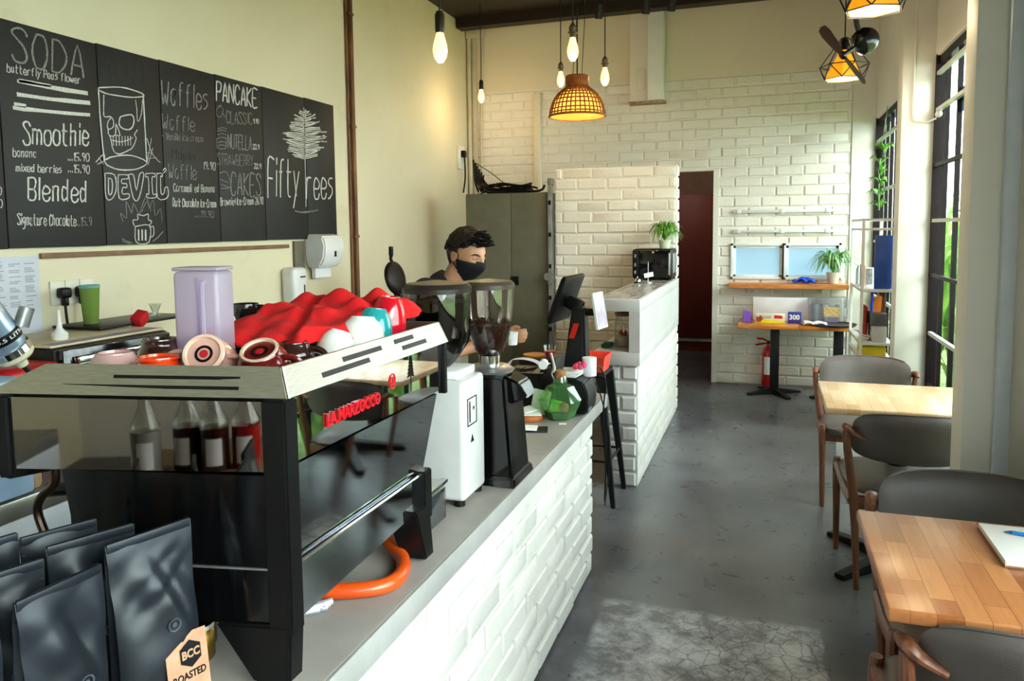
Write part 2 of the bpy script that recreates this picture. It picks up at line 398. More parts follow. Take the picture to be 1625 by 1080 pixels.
b=BM(); bb(b,.745,1.1,YB-.015,YB+.1,0,ZC); ST(b,'trim_1',M_white)
b=BM(); bb(b,-.49,-.44,YB-.02,YB+.1,0,2.11); ST(b,'trim_2',M_white)
# room behind the doorway
M_maroon=mat('dark_maroon_door_paint','#6a2418','#74291b',rough=.5,ns=3)
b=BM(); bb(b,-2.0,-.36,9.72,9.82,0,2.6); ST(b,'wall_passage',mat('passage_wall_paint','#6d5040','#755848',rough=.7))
pl_=bpy.data.lights.new('passage_fill','POINT'); pl_.energy=14; pl_.color=(1,.85,.7); pl_.shadow_soft_size=.15; po_=bpy.data.objects.new('passage_fill',pl_); COL.objects.link(po_); po_.location=(-1.0,8.5,2.4)  # unseen fill light added to brighten the room behind the doorway
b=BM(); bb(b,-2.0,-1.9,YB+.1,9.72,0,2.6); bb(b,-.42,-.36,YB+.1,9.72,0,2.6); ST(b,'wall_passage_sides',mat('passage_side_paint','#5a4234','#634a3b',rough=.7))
b=BM(); bb(b,-2,-.36,YB+.1,9.8,2.6,2.7); ST(b,'ceiling_passage',M_ceil)
b=BM(); bb(b,-1.5,-.43,9.66,9.72,.16,1.95,.004); d1=ST(b,'door_1',M_maroon)
b=BM(); bb(b,-1.5,-.43,9.64,9.72,.12,.155); ST(b,'door_threshold',M_alu,d1)
b=BM(); bb(b,-1.5,-.43,9.66,9.72,0.0,.12); ST(b,'door_step',M_maroon,d1)
# partition of painted brick
b=BM(); bb(b,-1.74,-.70,6.412,6.52,0,2.06)
bricks(b,(-1.74,6.412,0),(1,0,0),(0,-1,0),1.04,0,2.06,.0927,.26,half=.06,jit=.006)
bricks(b,(-.70,6.412,0),(0,1,0),(1,0,0),.108,0,2.06,.0927,.26)
ST(b,'wall_partition',M_brick)
# right wall with its windows and pillars
b=BM(); wallgrid(b,(XR,5.54,0),(0,-1,0),(-1,0,0),8.84,0,ZC,.14,((0,2.45,.12,2.62),(3.64,7.84,.8,2.62))); ST(b,'wall_right',M_white)
X2=.94
b=BM(); wallgrid(b,(X2,YB,0),(0,-1,0),(-1,0,0),1.95,0,ZC,.14,((0,1.72,.3,2.52),)); ST(b,'wall_right_rear',M_white)
b=BM(); bb(b,.834,1.03,5.54,5.73,0,ZC,.004); ST(b,'trim_3',M_white)
b=BM(); bb(b,.667,1.18,2.9,3.05,0,ZC,.004); ST(b,'trim_4',M_white)
b=BM(); bb(b,-3.2,1.2,-3.14,-3,0,ZC); ST(b,'wall_front',M_white)
b=BM(); bb(b,-3.09,-3.07,-3,YB,0,.08); ST(b,'baseboard_left',M_plaster)
# windows
def window(n,x,y0,y1,z0,z1,bars,hz,fr=.05,parent=None,dark=True):
    b=BM(); xa,xb=x-.03,x+.10
    bb(b,x+.002,x+.075,y1-.03,y1-.001,z0,z1); bb(b,xa+.05,xb,y0+.001,y0+.05,z0,z1); bb(b,xa+.05,xb,y0,y1,z0+.001,z0+.05); bb(b,xa+.05,xb,y0,y1,z1-.06,z1-.001)
    w=ST(b,'window_%d'%n,M_purple)
    for y in bars: q=BM(); bb(q,xa+.06,xa+.085,y-.014,y+.014,z0+.05,z1-.06); ST(q,'upright_bar',M_purple,w)
    for z,mm in hz: q=BM(); bb(q,xa+.035,xa+.06,y0+.01,y1-.03,z-.011,z+.011); ST(q,'cross_bar',M_bar if mm else M_purple,w)
    q=BM(); bb(q,xa+.1,xa+.106,y0+.04,y1-.04,z0+.04,z1-.05); ST(q,'pane',M_window,w)
    q=BM(); bb(q,x+.002,xb,y0,y1-.05,z1-.012,z1+.0); ST(q,'soffit',M_white,w)
    return w
window(1,XR,3.09,5.54,.12,2.62,[5.36,5.04,4.72,4.4,4.08,3.76,3.44],[(2.5,1),(2.27,1),(1.92,0),(1.57,1),(1.22,0),(.84,1),(.5,0)])
window(2,X2,6.01,YB-.016,.3,2.52,[7.5,7.25,7.0,6.75,6.5,6.25],[(2.3,1),(1.85,1),(1.4,1),(.9,1)])
window(3,XR,-2.3,1.9,.8,2.62,[-2.0,-1.6,-1.2,-.8,-.4,0,.4,.8,1.2,1.6],[(2.3,1),(1.57,1)])  # unseen window, enlarged to brighten the near side of the room
# frosted serving window in the brick wall
b=BM(); y=YB
for x0,x1,z0,z1 in ((-.32,.70,1.035,1.06),(-.32,.68,1.36,1.385),(-.32,-.295,1.035,1.385),(.655,.68,1.035,1.385),(.155,.19,1.035,1.385)): bb(b,x0,x1,y-.03,y+.04,z0,z1,.003)
w5=ST(b,'window_4',mat('window_frame_white_alu','#dfe6e8','#e6ecee',rough=.4))
for x0,x1 in ((-.295,.155),(.19,.655)):
    b=BM(); bb(b,x0,x1,y+.005,y+.02,1.06,1.36); ST(b,'pane',M_frost,w5)
    b=BM()
    for a in ((x0,x0+.025,1.06,1.36),(x1-.025,x1,1.06,1.36),(x0,x1,1.06,1.08),(x0,x1,1.335,1.36)): bb(b,a[0],a[1],y-.01,y+.004,a[2],a[3],.002)
    ST(b,'sash',mat('window_frame_white_alu','#cfd6d6'),w5)
b=BM(); bb(b,.157,.172,y-.045,y-.03,1.04,1.38); ST(b,'window_handle',M_blackm,w5)
# pipes, ducts and rails on the walls
M_brown=mat('brown_painted_pipe','#5a3418','#8a5a30',rough=.5,ns=14,stretch=(1,1,.3))
b=BM(); tube(b,[(XL+.022,5.255,0.02),(XL+.022,5.255,ZC-.01)],.02,12); tube(b,[(XL+.012,5.205,0.02),(XL+.012,5.205,ZC-.01)],.01,8); 
for z in (.6,1.5,2.35,3.2): box(b,(XL+.02,5.25,z),(.04,.07,.02),.004)
solo(b,'wall_pipe',M_brown,'thin brown pipe running up the cream wall right of the blackboard','pipe',(XL,5.255,0))
b=BM(); tube(b,[(XL+.03,YB-.05,.02),(XL+.03,YB-.05,ZC-.12)],.022,12); bb(b,XL+.06,XL+.11,YB-.04,YB-.013,.02,ZC-.1,.004); tube(b,[(XL+.16,YB-.03,.02),(XL+.15,YB-.03,2.6),(XL+.19,YB-.03,ZC-.1)],.014,8); bb(b,XL+.01,XL+.2,YB-.09,YB-.013,ZC-.14,ZC-.05,.01)
solo(b,'corner_conduit',mat('beige_conduit','#c9c3ae','#bdb69f',rough=.45),'pale conduits running up the corner where cream wall meets brick','conduit',(XL+.06,YB-.05,0))
t=T('wall_socket','white wall socket high in the corner above the black cables','socket',(XL+.005,7.45,2.29))
b=BM(); bb(b,XL,XL+.03,7.38,7.52,2.18,2.42,.006); P(b,'socket_box',M_wp,t,w=1)
b=BM(); bb(b,XL+.03,XL+.075,7.41,7.48,2.3,2.37,.01); P(b,'plug',M_black,t,w=1)
b=BM(); tube(b,[(XL+.06,7.44,2.3),(XL+.07,7.43,2.1),(XL+.05,7.42,1.93)],.009,8,smooth=4); P(b,'cable',M_black,t,w=1)
b=BM(); bb(b,-2.32,-2.245,YB-.05,YB-.008,1.5,2.95,.005); solo(b,'wall_batten',M_upper,'beige vertical batten on the brick wall above the grey cabinet','batten',(-2.28,YB-.02,1.5))
t=T('duct_casing','white boxed duct coming down from the ceiling onto the brick wall','duct',(-1.13,YB,2.77))
b=BM(); bb(b,-1.3,-1.12,YB-.1,YB-.006,2.79,ZC-.001,.004); P(b,'casing',M_white,t,w=1)
b=BM(); bb(b,-1.118,-.965,YB-.16,YB-.006,2.79,ZC-.001,.004); P(b,'front_casing',mat('white_duct_paint','#dfe3e6','#e6e9ea',rough=.4),t,w=1)
b=BM(); bb(b,-1.31,-.955,YB-.12,YB-.006,2.765,2.79,.006); P(b,'cut_edge',mat('raw_timber_edge','#8a6a52','#b0947c',rough=.8,ns=30),t,w=1)
b=BM(); bb(b,-1.23,-1.15,YB-.115,YB-.1,2.9,3.1,.004); P(b,'access_cover',M_white,t,w=1)
for z,lb in ((1.69,'upper of the two white strip rails above the frosted window'),(1.5,'lower of the two white strip rails, just above the frosted window')):
    b=BM(); bb(b,-.3,.62,YB-.045,YB-.008,z-.014,z+.014,.004)
    for x in (-.25,.15,.55): bb(b,x-.02,x+.02,YB-.05,YB-.008,z-.02,z+.02,.004)
    solo(b,'strip_rail',mat('white_rail_paint','#cdd0d0','#d9dbda',rough=.4),lb,'rail',(.16,YB-.02,z),group='strip rails on the brick wall')
b=BM(); tube(b,[(.90,5.53,ZC-.02),(.90,5.53,2.25),(.91,5.53,2.21),(.98,5.525,2.2),(1.03,5.51,2.22)],.006,8); solo(b,'surface_cable',M_white,'white cable dropping down the pillar to the barred window','cable',(.90,5.53,2.2))
b=BM(); ball(b,(1.035,5.47,2.24),(.02,.05,.022),2); solo(b,'cable_joint',M_wp,'white cable joint box tied to the pale window bar','joint box',(1.035,5.47,2.24))
b=BM(); bb(b,.757,.802,2.87,2.899,.0,ZC-.001,.008); solo(b,'drain_pipe',mat('pale_blue_pipe','#c3cbd6','#ccd3dc',rough=.35),'pale blue-grey square pipe running down the near right pillar','pipe',(.78,2.885,0))
b=BM(); bb(b,1.071,1.0735,4.88,5.04,2.19,2.33); solo(b,'window_sticker',mat('blue_sticker','#2d5f94','#3a6ea5',rough=.5),'small blue sticker on the barred window glass near its top','sticker',(1.072,4.96,2.26))
# ---------------------------------------------------------------- garden outside the windows
b=BM(); bb(b,1.2,9,-5,13,-.14,-.04); solo(b,'garden_ground',mat('garden_soil_grass','#5b6f3a','#8a9a5c',rough=.9,ns=6),'green garden ground outside the barred windows','ground',(4,4,-.1))
b=BM()
bb(b,9.0,9.1,-5,13,-.04,.5); solo(b,'garden_boundary',mat('pale_boundary_paint','#cfcdc6','#d9d7d0',rough=.8),'low pale boundary wall far beyond the garden plants','wall',(9.05,4,0))
def blades(b,n,h,w,spread,rr,droop=.6,base=(0,0,0),lean=0):
    for i in range(n):
        a=rr.uniform(0,2*PI); hh=h*rr.uniform(.55,1.05); s=spread*rr.uniform(.35,1); ww=w*rr.uniform(.7,1.2); d=droop*rr.uniform(.5,1.2)
        dx,dy=math.cos(a),math.sin(a); nx,ny=-dy,dx; pts=[]
        for k in range(8):
            t=k/7; x=s*t**1.3; z=hh*(math.sin(min(t*1.15,1.57)*1.0+0)*1.0 - d*max(0,t-.45)**2*2.2)
            pts.append((Vector((base[0]+dx*x,base[1]+dy*x,base[2]+z)),ww*math.sin(PI*min(.08+t*.92,.995))**.7))
        t_=BM(); g=[]
        for p,q in pts: g.append([t_.verts.new(p+Vector((nx,ny,0))*q*s_+Vector((0,0,-.25*q if s_==0 else 0))) for s_ in (-.5,0,.5)])
        for r0,r1 in zip(g,g[1:]):
            for j in range(2): t_.faces.new((r0[j],r0[j+1],r1[j+1],r1[j]))
        merge(b,t_)
rr=random.Random(5)
gp=[(1.5,6.9,1.7),(1.7,8.0,1.8),(1.55,9.2,1.7),(2.1,10.6,2.1),(1.75,3.1,1.2),(1.6,3.55,1.0),(1.8,4.1,1.25),(1.65,4.6,1.1),(1.85,5.2,1.3),(1.7,5.8,1.15),(2.3,3.5,1.5),(2.5,4.9,1.6),(1.9,6.6,1.3),(2.4,7.4,1.5),(3.0,5.8,1.7),(3.4,8,1.7),(1.8,2.4,1.2),(3.6,9.6,1.6)]
gl=['arching pale green plant just outside the rear part of the barred window','tall bamboo-like plant beyond the rear windows','pale reedy plant far along the outer wall','tallest pale reed clump far behind the windows','broad-leaved garden plant outside the barred window, behind the near pillar','low leafy garden plant by the barred window','tall arching garden plant outside the barred window','bright green garden plant beyond the far table','tallest grassy garden plant seen through the barred window','garden plant outside beside the pillar between the windows','grassy shrub further back in the garden','tall reed clump deep in the garden','garden plant outside the rear window','reed clump behind the rear window','tall pale shrub by the boundary wall','distant shrub at the garden corner','garden plant beside the near window','farthest shrub along the boundary wall']
for i,((x,y,h),lb) in enumerate(zip(gp,gl)):
    t=T('garden_plant',lb,'plant',(x,y,-.04),group='garden plants outside the windows')
    b=BM(); 
    for s in range(5): blades(b,16,h*.8,.05 if i%2 else .075,.5,rr,.8,(rr.uniform(-.2,.2),rr.uniform(-.2,.2),h*.12*s))
    P(b,'foliage',M_leafd,t,angle=60)
    b=BM()
    for s in range(5): 
        a=rr.uniform(0,6); tube(b,[(0,0,0),(.1*math.cos(a),.1*math.sin(a),h*.4),(.2*math.cos(a),.2*math.sin(a),h*.75)],.012,6)
    P(b,'stem',M_leaf,t)

# ---------------------------------------------------------------- counters
t=T('service_counter','long white brick service counter with grey concrete top along the aisle','counter',(-1,1.8,0))
b=BM(); bb(b,-1.28,-.712,-.6,3.25,0,.699); bricks(b,(-.712,-.6,0),(0,1,0),(1,0,0),3.85,.0,.70,.0875,.25,jit=.0035,proud=.012); P(b,'brick_base',M_brickdark,t,w=1)
b=BM(); bb(b,-1.32,-.69,-.6,3.5,.70,.76,.006)
bb(b,-1.32,-1.05,3.5,3.9,.70,.76,.004)
P(b,'countertop',M_conc,t,w=1)
b=BM(); bb(b,-.691,-.684,-.6,3.5,.699,.758,.002); P(b,'edge_band',M_edge,t,w=1)
b=BM(); bb(b,-1.3,-1.08,3.8,3.88,0,.70); P(b,'support_panel',M_blackm,t,w=1)
t=T('back_counter','steel-topped back worktop along the cream wall with pale front','counter',(-2.55,2.2,0))
b=BM(); bb(b,XL+.022,-2.06,-.8,5.0,.70,.76,.004); P(b,'worktop',mat('worn_steel_top','#83817d','#94928d',rough=.3,metal=.7),t,w=1)
b=BM(); bb(b,-2.10,-2.06,-.8,5.0,.60,.699,.003); P(b,'apron',mat('pale_steel_front','#bcc2ca','#c8ced6',rough=.4),t,w=1)
for i in range(5):
    b=BM(); y=-.79+i*1.16; bb(b,-2.12,-2.07,y,y+1.14,.06,.585,.004); P(b,'cabinet_door',mat('pale_steel_front','#a5a6aa'),t,w=1)
b=BM(); bb(b,XL+.024,-2.14,-.78,4.98,0,.69); P(b,'carcass',M_blackm,t,w=1)
t=T('bar_counter','raised concrete box counter on a narrow white brick base beside the aisle','counter',(-.8,5.4,0))
b=BM(); bb(b,-.88,-.69,4.41,6.39,0,.735)
bricks(b,(-.69,4.41,0),(0,1,0),(1,0,0),1.98,0,.735,.0875,.25,proud=.006,joint=.01,jit=.002); bricks(b,(-.88,4.41,0),(1,0,0),(0,-1,0),.19,0,.735,.0875,.19,header=1,jit=.005,joint=.016,proud=.016); P(b,'brick_base',M_brickdark,t,w=1)
b=BM(); bb(b,-.95,-.672,4.38,6.395,1.055,1.125,.003); bb(b,-.95,-.672,4.38,6.395,.735,.815,.003); bb(b,-.735,-.672,4.38,6.395,.815,1.055); bb(b,-.95,-.735,5.9,6.395,.815,1.055)
P(b,'concrete_box',M_concl,t,w=1)
b=BM(); bb(b,-.93,-.69,4.43,6.38,1.1255,1.127); P(b,'worn_top',mat('worn_dark_top','#7d7b7a','#b3b2b0',rough=.25,ns=5,stretch=(5,1,1),coat=.2),t,w=1)
# jar and cloth in the niche
t=T('storage_jar','glass jar of pale powder with red lid inside, in the concrete niche','jar',(-.81,4.6,.816))
b=BM(); lathe(b,[(.048,0),(.052,.01),(.052,.15),(.042,.17),(.042,.19)],24,caps=False); P(b,'jar_body',M_glass,t)
b=BM(); lathe(b,[(.047,.006),(.048,.065),(.0,.066)],20); P(b,'powder',mat('cream_powder','#d8c7a8','#e0d2b8',rough=.9),t)
b=BM(); lathe(b,[(.02,.067),(.03,.075),(.02,.1),(0,.1)],12); P(b,'scoop',M_redp,t)
b=BM(); lathe(b,[(.046,.19),(.05,.192),(.05,.21),(.0,.212)],24); P(b,'lid',mat('brown_lid','#7d5a3c','#8c6745',rough=.5),t)
b=BM(); bb(b,-.93,-.87,4.5,4.62,.816,.84,.01); solo(b,'folded_cloth',mat('dark_green_cloth','#12402c','#1a5038',rough=.9),'dark green folded cloth left of the jar in the niche','cloth',(-.9,4.56,.816))
# ---------------------------------------------------------------- blackboard
OFF=Vector((0,-.04,.035))
t=T('blackboard_menu','long black chalkboard menu on the cream wall with drinks and waffles','blackboard',(XL+.015,3.4,1.45))
ys=[1.75,2.41,2.915,3.31,3.735,4.165,4.635,5.01]
pan=[]
for a,c in zip(ys,ys[1:]):
    b=BM(); bb(b,XL+.002,XL+.03,a+.003,c-.003,1.445+.004*(a-1.75),2.405+.0095*(a-1.75),.002); pan.append(P(b,'board_panel',M_board,t,w=1))
GL={'A':"022842 1434",'B':"0208 0838473505 3544433202",'C':"4738180604123243",'D':"0208 0828464422 02".replace('22 02','2202'),'E':"48080242 0535",'F':"480802 0535",'G':"4738180604123243 4525",'H':"0802 4842 0545",'I':"2822",'K':"0802 480542",'L':"080242",'M':"0208254842",'N':"02084248",'O':"183846443212040618",'P':"0208 0838473505",'R':"0208 0838473505 2542",'S':"473818073543321203",'T':"0848 2822",'U':"080312324348",'V':"082248",'W':"0812253248",'Y':"0825 4825 2522",
'a':"361605031222343632",'b':"0802 051636433212",'c':"361605031232",'d':"3832 351605031233",'e':"04344526160503123243",'f':"38281712 0626",'g':"361605041334 36312000",'h':"0802 0516363532",'i':"1612 1817",'k':"0802 360432",'l':"1812",'m':"0602 05162522 25364542",'n':"0602 0516363532",'o':"163645433212030516",'p':"0600 05163635331203",'r':"0602 051636",'s':"36160534331202",'t':"18132232 0636",'u':"06031233 3632",'v':"062246",'w':"0612253246",'x':"0642 4602",'y':"0622 4600",
'0':"183846443212040618",'1':"172822",'2':"071838460242",'3':"0838153544321203",'5':"4808 0805354432 1202",'6':"3815031232443514",'8':"2537362806254332120414",'9':"453516183847 4732",'.':"1213",'-':"0535",'+':"0535 2723"}
TEXTS=[('SODA', (2.477, 2.241), (2.861, 2.241), 0.141, 0.006, 1),
('butterfly Peas flower', (2.452, 2.193), (2.821, 2.207), 0.034, 0.003, 0),
('Smoothie', (2.505, 1.896), (2.853, 1.927), 0.098, 0.005, 0),
('banana', (2.454, 1.839), (2.57, 1.845), 0.035, 0.003, 0),
('...15.90', (2.722, 1.844), (2.845, 1.85), 0.036, 0.003, 0),
('mixed berries', (2.464, 1.777), (2.693, 1.785), 0.033, 0.003, 0),
('...15.90', (2.719, 1.791), (2.843, 1.793), 0.036, 0.003, 0),
('Blended', (2.512, 1.657), (2.827, 1.657), 0.097, 0.005, 0),
('Signature Chocolate', (2.455, 1.548), (2.751, 1.544), 0.048, 0.003, 0),
('..15.9', (2.753, 1.544), (2.838, 1.544), 0.039, 0.003, 1),
('COFFEE', (2.932, 2.263), (3.259, 2.286), 0.089, 0.004, 2),
('Waffles', (3.313, 2.19), (3.686, 2.212), 0.126, 0.005, 1),
('Waffle', (3.309, 2.058), (3.565, 2.073), 0.079, 0.004, 1),
('- Vanilla ice cream', (3.304, 2.001), (3.62, 2.023), 0.038, 0.003, 1),
('- Maple', (3.313, 1.907), (3.551, 1.908), 0.052, 0.003, 2),
('19.90', (3.61, 1.867), (3.716, 1.869), 0.042, 0.003, 0),
('Waffle', (3.338, 1.801), (3.561, 1.805), 0.077, 0.004, 1),
('Caramelized Banana', (3.371, 1.731), (3.701, 1.74), 0.042, 0.003, 0),
('Dark Chocolate Ice-Cream', (3.36, 1.65), (3.706, 1.653), 0.044, 0.003, 0),
('....19.90', (3.524, 1.596), (3.684, 1.593), 0.035, 0.003, 1),
('PANCAKE', (3.742, 2.275), (4.127, 2.29), 0.11, 0.006, 0),
('CLASSIC', (3.821, 2.156), (4.066, 2.178), 0.068, 0.004, 1),
('9.90', (4.071, 2.185), (4.129, 2.191), 0.027, 0.003, 0),
('NUTELLA', (3.825, 2.008), (4.053, 2.022), 0.082, 0.004, 1),
('22.9', (4.058, 2.024), (4.126, 2.029), 0.03, 0.004, 0),
('STRAWBERRY', (3.727, 1.904), (4.06, 1.92), 0.064, 0.003, 1),
('22.9', (4.063, 1.905), (4.137, 1.909), 0.03, 0.004, 0),
('CAKES', (3.835, 1.73), (4.133, 1.737), 0.133, 0.005, 1),
('Brownie+Ice-Cream 26.90', (3.737, 1.665), (4.144, 1.685), 0.045, 0.003, 0),
('.90', (2.341, 1.671), (2.397, 1.674), 0.033, 0.003, 0),
('8.90', (2.329, 1.618), (2.396, 1.62), 0.032, 0.003, 0),
('Fifty', (4.191, 1.736), (4.553, 1.749), 0.247, 0.007, 0),
('rees', (4.623, 1.739), (4.992, 1.745), 0.218, 0.007, 0)]
